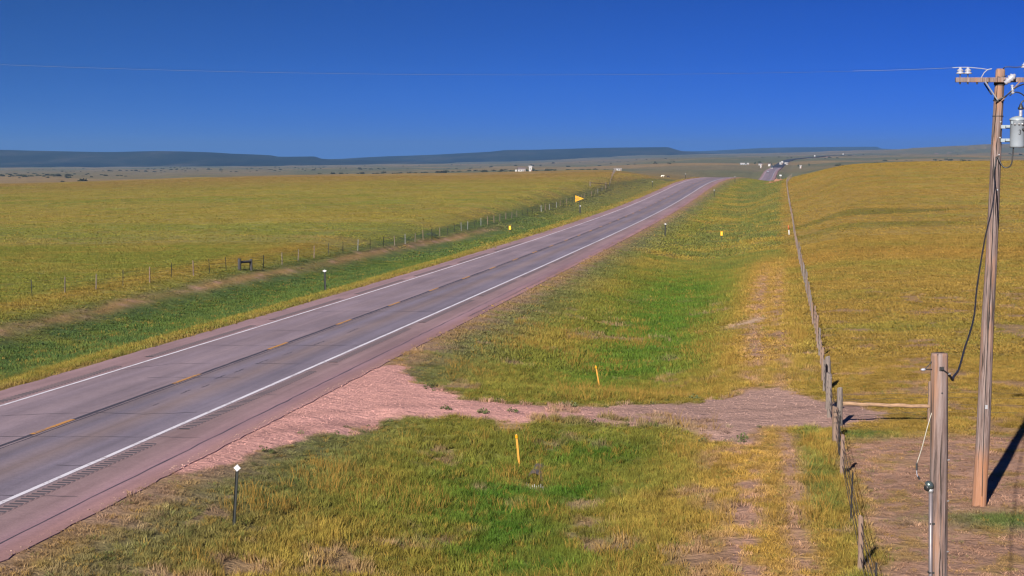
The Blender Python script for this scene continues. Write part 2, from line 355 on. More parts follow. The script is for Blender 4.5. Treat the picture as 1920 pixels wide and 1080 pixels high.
def geoco(nt, scale=(1, 1, 1)):
    tc = nt.nodes.new('ShaderNodeNewGeometry'); mp = nt.nodes.new('ShaderNodeMapping'); mp.inputs['Scale'].default_value = scale
    nt.links.new(tc.outputs['Position'], mp.inputs['Vector']); return mp.outputs[0]
def attr(nt, name, typ='GEOMETRY'):
    a = nt.nodes.new('ShaderNodeAttribute'); a.attribute_name = name; a.attribute_type = typ; return a

def flat_mat(name, col, rough=.6, metal=0., var=.25, scale=8, bumpd=0.):
    m, nt, bs, _ = nodes_of(name)
    f = noise(nt, scale, 5, .65, objco(nt))
    nt.links.new(mix(nt, 1.0, col, ramp(nt, f, [(.25, grey(1 - var)), (.75, grey(1 + var*.6))]), 'MULTIPLY'), bs.inputs['Base Color'])
    bs.inputs['Roughness'].default_value = rough; bs.inputs['Metallic'].default_value = metal
    if bumpd: bump(nt, bs, f, .6, bumpd)
    return m
def wood_mat(name, base, dark, warm=None, gscale=(40, 40, 1.6)):
    m, nt, bs, _ = nodes_of(name)
    g = noise(nt, 1.0, 6, .65, objco(nt, gscale)); k = noise(nt, 1.0, 3, .5, objco(nt, (3, 3, .7)))
    c = ramp(nt, g, [(.34, dark), (.5, base), (.78, tuple(min(1, v*1.25) for v in base))])
    if warm: c = mix(nt, ramp(nt, k, [(.46, grey(0)), (.62, grey(1))]), c, mix(nt, .75, c, warm))
    nt.links.new(c, bs.inputs['Base Color']); bs.inputs['Roughness'].default_value = .85
    bump(nt, bs, g, .8, .012)
    return m

class MB:
    def __init__(s): s.v = []; s.f = []; s.m = []
    def add(s, vs, fs, mi=0):
        o = len(s.v); s.v += [tuple(p) for p in vs]; s.f += [tuple(i + o for i in f) for f in fs]; s.m += [mi]*len(fs)
    def box(s, c, d, mi=0, mat=None, bev=0.0):
        x, y, z = (k/2 for k in d)
        if bev <= 0:
            vs = [Vector((a*x, b*y, e*z)) for e in (-1, 1) for b in (-1, 1) for a in (-1, 1)]
            fs = [(0,2,3,1),(4,5,7,6),(0,1,5,4),(2,6,7,3),(0,4,6,2),(1,3,7,5)]
        else:
            b_ = min(bev, x*.9, y*.9, z*.9); ring = []
            prof = [(x-b_, y), (x, y-b_), (x, -y+b_), (x-b_, -y), (-x+b_, -y), (-x, -y+b_), (-x, y-b_), (-x+b_, y)]
            vs = []
            for zz, k in ((-z, 1), (-z+b_, 0), (z-b_, 0), (z, 1)):
                for px, py in prof:
                    vs.append(Vector((px - math.copysign(b_*.7*k, px), py - math.copysign(b_*.7*k, py), zz)))
            fs = [tuple(range(7, -1, -1)), tuple(range(24, 32))]
            fs = [tuple(range(8))] + [(r*8+i, r*8+8+i, r*8+8+(i+1) % 8, r*8+(i+1) % 8) for r in range(3) for i in range(8)] + [tuple(range(31, 23, -1))]
        M = mat or Matrix.Identity(3)
        s.add([M @ p + Vector(c) for p in vs], fs, mi)
    def tube(s, pts, rad, n=8, mi=0, caps=True, squash=None):
        pts = [Vector(p) for p in pts]; rs = rad if isinstance(rad, (list, tuple)) else [rad]*len(pts)
        o = len(s.v); up = Vector((0, 0, 1)); pu = None
        for k, p in enumerate(pts):
            d = (pts[min(k+1, len(pts)-1)] - pts[max(k-1, 0)]).normalized()
            if pu is None:
                a = up if abs(d.z) < .9 else Vector((0, 1, 0)); pu = d.cross(a).normalized()
            u = (pu - d * pu.dot(d)).normalized(); w = d.cross(u); pu = u
            for i in range(n):
                q = 2*math.pi*i/n; s.v.append(tuple(p + (u*math.cos(q) + w*math.sin(q))*rs[k]))
        for k in range(len(pts)-1):
            for i in range(n):
                s.f.append((o+k*n+i, o+k*n+(i+1) % n, o+(k+1)*n+(i+1) % n, o+(k+1)*n+i)); s.m.append(mi)
        if caps:
            s.f.append(tuple(o+i for i in range(n-1, -1, -1))); s.m.append(mi)
            s.f.append(tuple(o+(len(pts)-1)*n+i for i in range(n))); s.m.append(mi)
    def lathe(s, c, prof, n=16, mi=0, axis=None):
        M = Matrix.Identity(3) if axis is None else Vector(axis).to_track_quat('Z', 'Y').to_matrix()
        o = len(s.v)
        for r, z in prof:
            for i in range(n):
                q = 2*math.pi*i/n; s.v.append(tuple(M @ Vector((r*math.cos(q), r*math.sin(q), z)) + Vector(c)))
        for k in range(len(prof)-1):
            for i in range(n):
                s.f.append((o+k*n+i, o+k*n+(i+1) % n, o+(k+1)*n+(i+1) % n, o+(k+1)*n+i)); s.m.append(mi)
        s.f.append(tuple(o+i for i in range(n-1, -1, -1))); s.m.append(mi)
        s.f.append(tuple(o+(len(prof)-1)*n+i for i in range(n))); s.m.append(mi)
    def build(s, name, mats, parent=None, smooth=False, loc=None):
        me = bpy.data.meshes.new(name); me.from_pydata(s.v, [], s.f)
        for m in (mats if isinstance(mats, (list, tuple)) else [mats]): me.materials.append(m)
        if any(s.m): me.polygons.foreach_set('material_index', s.m)
        if smooth: me.polygons.foreach_set('use_smooth', [True]*len(me.polygons))
        me.update()
        return link(name, me, parent, loc)
def link(name, me, parent=None, loc=None):
    o = bpy.data.objects.new(name, me); COL.objects.link(o)
    if parent is not None: o.parent = parent
    if loc is not None: o.location = loc
    return o
def tag(o, label=None, cat=None, group=None, kind=None):
    for k, v in (('label', label), ('category', cat), ('group', group), ('kind', kind)):
        if v: o[k] = v
    return o
def thing(name, label, cat, loc=(0, 0, 0), rz=0., group=None):
    o = bpy.data.objects.new(name, None); COL.objects.link(o); o.empty_display_size = .2
    o.location = loc; o.rotation_euler = (0, 0, rz); return tag(o, label, cat, group)
def gz(x, y): return float(ground_z(np.array([x]), np.array([y]))[0])
def dup(o, parent=None):
    c = o.copy(); COL.objects.link(c)
    if parent is not None: c.parent = parent
    for ch in list(o.children): dup(ch, c)
    return c
def grid_mesh(name, X, Y, Z, mats):
    r, c = X.shape
    me = bpy.data.meshes.new(name)
    co = np.stack([X, Y, Z], -1).reshape(-1, 3).astype(np.float32)
    i = np.arange(r*c).reshape(r, c)
    q = np.stack([i[:-1, :-1], i[:-1, 1:], i[1:, 1:], i[1:, :-1]], -1).reshape(-1, 4).astype(np.int32)
    me.vertices.add(len(co)); me.vertices.foreach_set('co', co.ravel())
    me.loops.add(q.size); me.loops.foreach_set('vertex_index', q.ravel())
    me.polygons.add(len(q)); me.polygons.foreach_set('loop_start', np.arange(0, q.size, 4, dtype=np.int32))
    me.polygons.foreach_set('use_smooth', np.ones(len(q), bool))
    for m in (mats if isinstance(mats, (list, tuple)) else [mats]): me.materials.append(m)
    me.update(calc_edges=True); me.validate()
    return me
def add_attr(me, name, typ, data, key):
    a = me.attributes.new(name, typ, 'POINT'); a.data.foreach_set(key, np.ascontiguousarray(data, dtype=np.float32).ravel())

# ------------------------------------------------------------------ ground sheet
def ground_material():
    m, nt, bs, _ = nodes_of('prairie_ground')
    a = attr(nt, 'cover'); g = attr(nt, 'stone')
    fine = noise(nt, 9.0, 5, .7, geoco(nt)); mid = noise(nt, .9, 4, .65, geoco(nt)); far = noise(nt, .05, 5, .7, geoco(nt, (1, .35, 1)))
    c = mix(nt, 1., a.outputs['Color'], ramp(nt, fine, [(.25, grey(.72)), (.72, grey(1.24))]), 'MULTIPLY')
    c = mix(nt, 1., c, ramp(nt, mid, [(.3, grey(.78)), (.7, grey(1.18))]), 'MULTIPLY')
    c = mix(nt, 1., c, ramp(nt, far, [(.3, grey(.80)), (.7, grey(1.2))]), 'MULTIPLY')
    st = nt.nodes.new('ShaderNodeTexVoronoi'); st.inputs['Scale'].default_value = 13; nt.links.new(geoco(nt), st.inputs['Vector'])
    sc = mix(nt, .55, a.outputs['Color'], mix(nt, 1., a.outputs['Color'], ramp(nt, st.outputs['Color'], [(.1, grey(.75)), (.9, grey(1.3))]), 'MULTIPLY'))
    c = mix(nt, g.outputs['Fac'], c, sc)
    nt.links.new(c, bs.inputs['Base Color']); bs.inputs['Roughness'].default_value = .95; bs.inputs['Specular IOR Level'].default_value = .15
    clod = noise(nt, 3.2, 4, .7, geoco(nt, (.8, 1.3, 1)))
    h = math_n(nt, 'ADD', math_n(nt, 'MULTIPLY', fine, .25), math_n(nt, 'MULTIPLY_ADD', clod, .45, mid))
    bump(nt, bs, h, .85, .28)
    return m
k_f = np.linspace(-.36, .36, 561)
k_o = .36 + (np.linspace(0, 1, 36)[1:]**1.6) * 1.1
kk = np.concatenate([-k_o[::-1], k_f, k_o])
ys = [12.0]
while ys[-1] < 660: ys.append(ys[-1] + .0072 * (ys[-1] + 6))
while ys[-1] < 15500: ys.append(ys[-1] * 1.026)
ys = np.array(ys)
GX = (ys[:, None] + 40) * kk[None, :]; GY = np.repeat(ys[:, None], len(kk), 1)
GZ = ground_z(GX, GY)
cov, _, _, stone = cover(GX, GY)
gme = grid_mesh('ground', GX, GY, GZ, ground_material())
add_attr(gme, 'cover', 'FLOAT_COLOR', np.concatenate([cov, np.ones(cov.shape[:2] + (1,))], -1), 'color')
add_attr(gme, 'stone', 'FLOAT', stone, 'value')
tag(link('ground', gme), kind='structure')

# ------------------------------------------------------------------ far hills
def hill_material():
    m, nt, bs, _ = nodes_of('wooded_hills')
    a = noise(nt, .004, 6, .7, geoco(nt, (1, .4, 2))); b = noise(nt, .03, 4, .6, geoco(nt, (1, .3, 1)))
    c = ramp(nt, a, [(.40, (.005, .010, .009)), (.52, (.012, .018, .013)), (.64, (.034, .034, .028)), (.80, (.065, .056, .042))])
    c = mix(nt, 1., c, ramp(nt, b, [(.3, grey(.7)), (.7, grey(1.25))]), 'MULTIPLY')
    nt.links.new(c, bs.inputs['Base Color']); bs.inputs['Roughness'].default_value = 1; bs.inputs['Specular IOR Level'].default_value = 0
    return m
HILLM = hill_material()
def hills(sil, d_base, d_top, d_back, base_v, seed, z_back):
    us = np.linspace(sil[0][0], sil[-1][0], 420); vs = pchip([p[0] for p in sil], [p[1] for p in sil], us)
    bv = np.interp(us, [p[0] for p in base_v], [p[1] for p in base_v])
    ws = np.linspace(0, 1, 46); A = (us - 960) / FPX
    D = np.where(ws < .7, d_base + (d_top - d_base)*ws/.7, d_top + (d_back - d_top)*(ws - .7)/.3)
    X = A[None, :] * D[:, None]; Y = np.repeat(D[:, None], len(us), 1)
    zt = CAM_H + (300 - vs) * d_top / FPX; zb = CAM_H + (300 - bv) * d_base / FPX - 14
    p = np.clip(ws/.7, 0, 1)[:, None]
    prof = p**1.35
    Z = zb[None, :] + (zt - zb)[None, :] * prof
    gul = np.abs(fbm(X/420, Y/1400, seed) - .5) * 2
    Z = Z - (zt - zb)[None, :] * (.32 * gul) * np.sin(np.pi*np.clip(p, 0, 1)**1.3)
    bk = np.clip((ws - .7)/.3, 0, 1)[:, None]
    Z = Z * (1 - bk) + z_back * bk
    return tag(link('hills', grid_mesh('hills', X, Y, Z, HILLM)), kind='structure')
hills([(-1500,290),(-600,282),(-200,278),(0,280),(90,282),(200,284),(300,282.5),(410,285.5),(430,287),(510,290.5),(525,293),(590,292.5),(605,297),(700,300),(900,306),(1100,314)], 4300, 6500, 8200, [(-1500,330),(0,322),(600,320),(1100,322)], 91, -40)
hills([(350,305),(560,300),(640,297),(700,293.5),(800,290),(880,286),(920,283.5),(950,280.5),(1000,280),(1100,277.2),(1200,275.6),(1250,275.2),(1262,278.5),(1280,283),(1350,288),(1450,294)], 5600, 8200, 10000, [(350,322),(800,315),(1100,303),(1450,296)], 92, -40)
hills([(1100,292),(1200,287),(1275,282.8),(1300,283.2),(1350,281.5),(1400,278.5),(1440,276.8),(1520,275.6),(1580,275.2),(1640,274.8),(1652,278.5),(1720,280.5),(1900,284)], 9500, 12500, 15000, [(1100,298),(1440,288),(1700,285),(1900,285)], 93, -40)
# ------------------------------------------------------------------ highway
def road_material():
    m, nt, bs, _ = nodes_of('chip_seal_asphalt')
    T = attr(nt, 't').outputs['Fac']; S = attr(nt, 's').outputs['Fac']
    cmb = nt.nodes.new('ShaderNodeCombineXYZ'); nt.links.new(T, cmb.inputs[0]); nt.links.new(S, cmb.inputs[1])
    def uvn(sx, sy, det=4):
        mp = nt.nodes.new('ShaderNodeMapping'); mp.inputs['Scale'].default_value = (sx, sy, 1); nt.links.new(cmb.outputs[0], mp.inputs['Vector'])
        return noise(nt, 1.0, det, .65, mp.outputs[0])
    wob = math_n(nt, 'MULTIPLY_ADD', uvn(.3, .05), .5, -.25)
    tt = math_n(nt, 'MULTIPLY_ADD', math_n(nt, 'ADD', T, wob), 1/12.0, .5)          # -6..6 -> 0..1
    def p(t): return t/12 + .5
    L = (.164, .124, .142); R = (.132, .110, .138); W = (.148, .114, .136); W2 = (.117, .099, .129); SH = (.190, .122, .130); SH2 = (.180, .110, .126)
    prof = ramp(nt, tt, [(p(-5.3), SH), (p(-3.9), SH), (p(-3.3), L), (p(-2.6), W), (p(-1.8), L), (p(-.9), W), (p(-.15), L),
                         (p(.3), (.125,.098,.108)), (p(.9), W2), (p(1.8), (.145,.108,.112)), (p(2.7), W2), (p(3.5), R), (p(3.9), (.165,.113,.115)), (p(5.0), SH), (p(5.35), SH2), (p(5.9), (.205,.115,.112))])
    streak = uvn(1.6, .035, 5); blot = uvn(.35, .10, 4); grain = noise(nt, 22, 3, .7, geoco(nt)); agg = noise(nt, 5, 4, .7, geoco(nt))
    c = mix(nt, 1., prof, ramp(nt, streak, [(.3, grey(.80)), (.7, grey(1.20))]), 'MULTIPLY')
    c = mix(nt, 1., c, ramp(nt, blot, [(.3, grey(.84)), (.7, grey(1.16))]), 'MULTIPLY')
    c = mix(nt, 1., c, ramp(nt, grain, [(.25, grey(.80)), (.75, grey(1.22))]), 'MULTIPLY')
    c = mix(nt, 1., c, ramp(nt, agg, [(.3, grey(.92)), (.7, grey(1.08))]), 'MULTIPLY')
    newer = ramp(nt, math_n(nt, 'MULTIPLY', S, 1/4000.), [(1700/4000, grey(0)), (1730/4000, grey(1))])
    c = mix(nt, newer, c, (.022, .023, .03))
    nt.links.new(c, bs.inputs['Base Color']); bs.inputs['Roughness'].default_value = .85; bs.inputs['Specular IOR Level'].default_value = .25
    bump(nt, bs, grain, .35, .02)
    return m
ROADM = road_material()
def paint_mat(name, col, worn, lo, hi):
    m, nt, bs, _ = nodes_of(name)
    f = noise(nt, 7, 6, .75, geoco(nt)); g = noise(nt, .5, 3, .6, geoco(nt))
    w = ramp(nt, math_n(nt, 'MULTIPLY_ADD', g, .35, f), [(lo, grey(1)), (hi, grey(0))])
    nt.links.new(mix(nt, w, col, worn), bs.inputs['Base Color']); bs.inputs['Roughness'].default_value = .75; return m
M_WHITE = paint_mat('white_road_paint', (.46, .44, .49), (.17, .13, .14), .50, .66)
M_YELLOW = paint_mat('yellow_road_paint', (.34, .155, .03), (.12, .09, .085), .54, .70)
M_TAR = flat_mat('black_tar_seal', (.040, .034, .042), .6, 0, .3, 5)
M_GROOVE = flat_mat('milled_groove', (.040, .033, .043), .8, 0, .3, 12)
M_SHOULDER = flat_mat('shoulder_chip_seal', (.175, .115, .115), .85, 0, .2, 20)
def lift(y): return .012 + .45*sstep(850, 1200, y)
def strip(t_edges, y0, y1, dz, step=None, jitter=0.):
    rows = [y0]
    while rows[-1] < y1: rows.append(min(y1, rows[-1] + (step or max(.35, .012*rows[-1]))))
    rows = np.array(rows); T = np.repeat(np.array(t_edges)[None, :], len(rows), 0).astype(float)
    if jitter:
        T[:, 0] -= (fbm(rows/.9, rows*0, 7) - .5)*jitter; T[:, -1] += (fbm(rows/.9, rows*0 + 5, 9) - .5)*jitter
    X, Y = road_xy(rows[:, None], T)
    Z = road_z(Y) + lift(Y) + dz
    return X, Y, Z, T, np.repeat(rows[:, None], T.shape[1], 1)
te = [PAV_L - .02, PAV_L, -4.5, -3.6, -1.8, 0, 1.8, 3.6, 4.8, 5.6, PAV_R, PAV_R + .02]
X, Y, Z, T, S = strip(te, 13, 5000, 0)
jl = (fbm(S[:, 0]/.8, S[:, 0]*0, 7) - .5)*.16; jr = (fbm(S[:, 0]/.45, S[:, 0]*0 + 5, 9) - .5)*.18*(1 - sstep(80, 160, S[:, 0]))
for col, j in ((0, jl), (1, jl), (-1, jr), (-2, jr)):
    X[:, col] += j
Z[:, 0] -= .08; Z[:, -1] -= .08
rme = grid_mesh('highway', X, Y, Z, ROADM)
rme.polygons.foreach_set('use_smooth', np.zeros(len(rme.polygons), bool))
add_attr(rme, 't', 'FLOAT', T, 'value'); add_attr(rme, 's', 'FLOAT', S, 'value')
highway = tag(link('highway', rme), kind='structure')
def ribbon(name, t0, t1, y0, y1, dz, mat, jitter=0, step=None):
    X, Y, Z, _, _ = strip([t0, t1], y0, y1, dz, step, jitter)
    return link(name, grid_mesh(name, X, Y, Z, mat), highway)
ribbon('edge_line', -3.66, -3.53, 13, 1700, .005, M_WHITE, .03)
ribbon('edge_line', 3.52, 3.67, 13, 1700, .005, M_WHITE, .03)
# centre joint with its tar seal, dashes on top
ribbon('center_seal', -.075, .075, 13, 1700, .004, M_TAR, .06, .5)
ribbon('center_seal', .17, .215, 13, 250, .004, M_TAR, .05, .6)
arc = np.concatenate([[0], np.cumsum(np.hypot(np.diff(road_x(np.arange(13, 1300, .5))), .5))]); arc_y = np.arange(13, 1300, .5)
s48 = np.interp(47.99, arc_y, arc)
for n in range(-3, 36):
    a, b = (np.interp(s48 + n*12.192 + d, arc, arc_y) for d in (0, 3.048))
    if a > 13.5: ribbon('center_dash', -.10, .055, a, b, .009, M_YELLOW, .04, .6)
# milled rumble strips: real grooves, 0.3 m apart, in runs with gaps
def rumble(t0, t1, runs):
    o = None
    for ya, yb in runs:
        prof = [(0, 0), (.05, -.012), (.09, -.016), (.13, -.012), (.18, 0), (.30, 0)]
        mb = MB(); y = ya; rows = []
        while y < yb:
            for d, h in prof[:-1]: rows.append((y + d, h))
            y += .30
        rows = np.array(rows); tl = np.array([t0, t0 + .03, t1 - .03, t1])
        X, Y = road_xy(rows[:, :1], np.repeat(tl[None], len(rows), 0)); Z = road_z(Y) + lift(Y) + np.array([[.003, .019, .019, .003]]) + rows[:, 1:2]*np.array([[0, 1, 1, 0]])
        me = grid_mesh('rumble_strip', X, Y, Z, [M_SHOULDER, M_GROOVE])
        low = (rows[:-1, 1] < -.001) | (rows[1:, 1] < -.001)
        mi = np.repeat(low[:, None], 3, 1).astype(np.int32); mi[:, 0] = 0; mi[:, 2] = 0
        me.polygons.foreach_set('material_index', mi.ravel()); me.polygons.foreach_set('use_smooth', np.zeros(len(mi)*3, bool))
        link('rumble_strip', me, highway)
rumble(3.80, 4.20, [(16, 33.8), (35.2, 46.8), (49.5, 64.3), (67.6, 82.5), (86, 101), (104.5, 119), (123, 137), (141, 155)])
rumble(-4.25, -3.85, [(50.5, 65), (68.5, 83), (86.5, 101), (105, 119), (123, 137), (141, 155), (160, 176)])
# cracks: irregular thin ribbons of tar
def crack(pts, w, wob=.05, sub=.35):
    p = [np.array(q, float) for q in pts]; path = []
    for a, b in zip(p[:-1], p[1:]):
        n = max(2, int(np.hypot(*(b - a))/sub))
        for k in range(n): path.append(a + (b - a)*k/n)
    path.append(p[-1]); path = np.array(path)
    path[1:-1] += rng.normal(0, wob, (len(path) - 2, 2))
    mb = MB(); d = np.gradient(path, axis=0); d /= np.linalg.norm(d, axis=1)[:, None] + 1e-9
    nrm = np.stack([-d[:, 1], d[:, 0]], 1); ww = w*(.55 + .8*rng.random(len(path)))[:, None]
    for sd in (-1, 1):
        q = path + nrm*ww*sd/2
        for x, y in q: mb.v.append((x, y, float(road_z(y)) + float(lift(y)) + .0035))
    n = len(path)
    for k in range(n - 1): mb.f.append((k, k+1, n+k+1, n+k)); mb.m.append(0)
    mb.build('crack', M_TAR, highway)
def tcrack(y, t0, t1, skew, w=.045):
    a = road_xy(y, t0); b = road_xy(y + skew, t1); crack([a, b], w)
crack([(-18.6, 51.4), (-15.97,51.82),(-14.52,52.3),(-13.15,52.54),(-11.56,52.18),(-9.97,52.66)], .05)
crack([(-18, 47.9), (-14.69,47.61),(-12, 47.55),(-8.9,47.45)], .05)
crack([(-11.77,42.77),(-10.1,42.45)], .045)
crack([(-15.2,64.3),(-13.62,66.46),(-12.09,66.84)], .055); crack([(-13.6,62.02),(-10.1,62.0)], .05); crack([(-12.9,80.6),(-10.0,81.2)], .06); crack([(-10.3,66.7),(-6.9,66.3)], .06)
for y, a, b, k in ((57.6, 4.0, 4.5, .1), (73.5, -3.4, .4, .5), (74, .6, 3.4, .4), (92, -3.5, 3.4, .8), (104, .4, 3.5, .3), (121, -3.5, -.4, .4), (136, .4, 3.6, .5), (160, -3.5, 3.5, .7), (38.5, -4.5, 5.0, .6)):
    tcrack(y, a, b, k, .04 + .0005*y)
ylong = np.arange(14, 150, 3.0)
crack([road_xy(y, 5.42 - .0045*(y - 33) if y < 90 else 5.16) for y in ylong], .045, .02, .8)
crack([road_xy(y, 5.75) for y in np.arange(90, 180, 4.)], .05, .03, 1.)
for x, y, l in ((-11.4, 57.3, 1.0), (-11.0, 59.0, .8), (-11.0, 61.4, 1.4), (-10.6, 63.6, 1.2), (-11.7, 54.2, .5), (-10.2, 66.5, 1.6), (-9.6, 69.8, 1.4), (-8.8, 74, 1.8), (-7.9, 80, 2.2)):
    crack([(x, y), (x + l*.14, y + l)], .04, .03, .3)

# ------------------------------------------------------------------ grass, weeds, gravel stones (uncountable: one object each)
def blade_tuft(name, n, rad, h, w, mat, lean=.35, seed=1):
    r = np.random.default_rng(seed); mb = MB()
    for k in range(n):
        a = r.random()*6.283; d = rad*math.sqrt(r.random()); bx, by = d*math.cos(a), d*math.sin(a)
        fa = r.random()*6.283; hh = h*(.55 + .6*r.random()); ln = lean*(.2 + r.random())*hh
        dx, dy = math.cos(a + r.normal(0, .8))*ln, math.sin(a + r.normal(0, .8))*ln
        ux, uy = math.cos(fa)*w/2, math.sin(fa)*w/2
        mb.add([(bx-ux, by-uy, -.03), (bx+ux, by+uy, -.03), (bx+ux*.8+dx*.4, by+uy*.8+dy*.4, hh*.6), (bx-ux*.8+dx*.4, by-uy*.8+dy*.4, hh*.6), (bx+dx, by+dy, hh)],
               [(0, 1, 2, 3), (3, 2, 4)])
    me = bpy.data.meshes.new(name); me.from_pydata(mb.v, [], mb.f); me.materials.append(mat); me.update()
    return bpy.data.objects.new(name, me)
def grass_material():
    m = bpy.data.materials.new('grass_blades'); m.use_nodes = True; nt = m.node_tree; nt.nodes.clear()
    out = nt.nodes.new('ShaderNodeOutputMaterial'); df = nt.nodes.new('ShaderNodeBsdfDiffuse'); tr = nt.nodes.new('ShaderNodeBsdfTranslucent'); ms = nt.nodes.new('ShaderNodeMixShader')
    a = attr(nt, 'gcol', 'INSTANCER'); ms.inputs[0].default_value = .25
    f = noise(nt, 60, 2, .5, geoco(nt))
    c = mix(nt, 1., a.outputs['Color'], ramp(nt, f, [(.3, grey(.75)), (.7, grey(1.3))]), 'MULTIPLY')
    nt.links.new(c, df.inputs[0]); nt.links.new(c, tr.inputs[0])
    nt.links.new(df.outputs[0], ms.inputs[1]); nt.links.new(tr.outputs[0], ms.inputs[2]); nt.links.new(ms.outputs[0], out.inputs['Surface'])
    return m
GRASSM = grass_material()
def scatter_group(src):
    g = bpy.data.node_groups.new('scatter_' + src.name, 'GeometryNodeTree')
    g.interface.new_socket('Geometry', in_out='INPUT', socket_type='NodeSocketGeometry'); g.interface.new_socket('Geometry', in_out='OUTPUT', socket_type='NodeSocketGeometry')
    gi = g.nodes.new('NodeGroupInput'); go = g.nodes.new('NodeGroupOutput'); ip = g.nodes.new('GeometryNodeInstanceOnPoints')
    oi = g.nodes.new('GeometryNodeObjectInfo'); oi.inputs['Object'].default_value = src; oi.inputs['As Instance'].default_value = True
    ra = g.nodes.new('GeometryNodeInputNamedAttribute'); ra.data_type = 'FLOAT_VECTOR'; ra.inputs['Name'].default_value = 'rot'
    sa = g.nodes.new('GeometryNodeInputNamedAttribute'); sa.data_type = 'FLOAT_VECTOR'; sa.inputs['Name'].default_value = 'scl'
    g.links.new(gi.outputs[0], ip.inputs['Points']); g.links.new(oi.outputs['Geometry'], ip.inputs['Instance'])
    g.links.new(ra.outputs['Attribute'], ip.inputs['Rotation']); g.links.new(sa.outputs['Attribute'], ip.inputs['Scale'])
    g.links.new(ip.outputs[0], go.inputs[0])
    return g
def scatter(name, src, P, rot, scl, col, label, cat):
    me = bpy.data.meshes.new(name); me.vertices.add(len(P)); me.vertices.foreach_set('co', P.astype(np.float32).ravel())
    add_attr(me, 'rot', 'FLOAT_VECTOR', rot, 'vector'); add_attr(me, 'scl', 'FLOAT_VECTOR', scl, 'vector')
    add_attr(me, 'gcol', 'FLOAT_COLOR', np.concatenate([col, np.ones((len(col), 1))], 1), 'color')
    me.update(); o = link(name, me); md = o.modifiers.new('scatter', 'NODES'); md.node_group = scatter_group(src)
    return tag(o, label, cat, kind='stuff')
def field_points(y0, y1, per_m2, margin=5.):
    A = .33; ya = rng.random(int(((A*y1 + margin)*2*(y1 - y0))*per_m2*1.0))*(y1 - y0) + y0
    x = (rng.random(len(ya))*2 - 1)*(A*y1 + margin); ok = np.abs(x) < A*ya + margin
    return x[ok], ya[ok]
def lay_grass(name, src, y0, y1, per_m2, label, size, hmul, cvar=.22, dry=.12, pa=.55):
    x, y = field_points(y0, y1, per_m2)
    c, d, h, _ = cover(x, y)
    keep = rng.random(len(x)) < d; x, y, c, h = x[keep], y[keep], c[keep], h[keep]
    z = ground_z(x, y); n = len(x)
    pl = fbm(x/.8, y/.8, 77, 2)
    col = c * (1 + rng.normal(0, cvar, (n, 1))).clip(.45, 1.7) * (1.03 - pa/2 + pa*pl)[:, None]
    dr = rng.random(n) < dry; col[dr] = col[dr]*.45 + C['straw']*.55
    gr = rng.random(n) < .07; col[gr] = col[gr]*.5 + C['green']*.6
    rot = np.stack([rng.normal(0, .10, n), rng.normal(0, .10, n), rng.random(n)*6.283], 1)
    s = size*(.65 + .7*rng.random(n)); hz = hmul*h*(.6 + .75*rng.random(n))*(.6 + .9*pl)
    return scatter(name, src, np.stack([x, y, z], 1), rot, np.stack([s, s, hz], 1), col, label, 'grass')
tuft_near = blade_tuft('tuft_near', 26, .14, .26, .013, GRASSM, .6, 3)
tuft_mid = blade_tuft('tuft_mid', 26, .30, .26, .026, GRASSM, .5, 4)
tuft_far = blade_tuft('tuft_far', 16, .55, .34, .085, GRASSM, .4, 5)
lay_grass('verge_grass', tuft_near, 26, 72, 40, 'tufted green and yellow grass covering the ground around the gravel approach', 1.0, .66, .20, .12, .6)
lay_grass('roadside_grass', tuft_mid, 72, 165, 12, 'olive and gold grass along the ditches farther down the highway', 1.1, .62, .13, .07, .40)
lay_grass('field_grass', tuft_far, 165, 520, 1.35, 'dry golden prairie grass over the rising fields up to the crest', 1.3, .45, .07, .04, .22)
# taller dry seed stalks in loose drifts near the camera
stalk = blade_tuft('stalk', 9, .10, .46, .010, GRASSM, .5, 8)
x, y = field_points(26, 95, 7.0)
c, d, h, _ = cover(x, y); t_ = road_t(x, y); pk = fbm(x/3.3, y/3.3, 97, 3)
keep = (rng.random(len(x)) < sstep(.47, .66, pk)*d) & (t_ > 7.8) & (h > .55); x, y = x[keep], y[keep]; n = len(x)
scatter('seed_stalks', stalk, np.stack([x, y, ground_z(x, y)], 1), np.stack([rng.normal(0, .16, n), rng.normal(0, .16, n), rng.random(n)*6.28], 1),
        np.stack([.7 + .6*rng.random(n)]*2 + [.6 + .6*rng.random(n)], 1), C['straw']*(.62 + .35*rng.random((n, 1))), 'taller straw-coloured seed stalks drifting through the near verge', 'grass')
# loose stones on the gravel approach
def stone_src():
    mb = MB(); r = np.random.default_rng(6)
    base = [(1,0,.1),(.3,.95,.0),(-.8,.6,.15),(-.85,-.5,.05),(.2,-1,.1),(.1,.1,.75),(0,0,-.4)]
    v = [(a*(.8+.4*r.random()), b*(.8+.4*r.random()), c) for a, b, c in base]
    f = [(i, (i+1) % 5, 5) for i in range(5)] + [((i+1) % 5, i, 6) for i in range(5)]
    me = bpy.data.meshes.new('stone'); me.from_pydata(v, [], f)
    m = bpy.data.materials.new('pink_stone'); m.use_nodes = True; nt = m.node_tree; bs = nt.nodes['Principled BSDF']
    a = attr(nt, 'gcol', 'INSTANCER'); nt.links.new(a.outputs['Color'], bs.inputs['Base Color']); bs.inputs['Roughness'].default_value = .9
    me.materials.append(m); return bpy.data.objects.new('stone', me)
nx = 130000
x = rng.random(nx)*24 - 11; y = 30 + rng.random(nx)*40
c, d, h, gmk = cover(x, y); t_ = road_t(x, y)
keep = ((rng.random(nx) < gmk*.3) | ((t_ > 5.85) & (t_ < 8) & (rng.random(nx) < .16))) & (t_ > 5.85); x, y, c = x[keep], y[keep], c[keep]; n = len(x)
s = .009 + .022*rng.random(n)**3
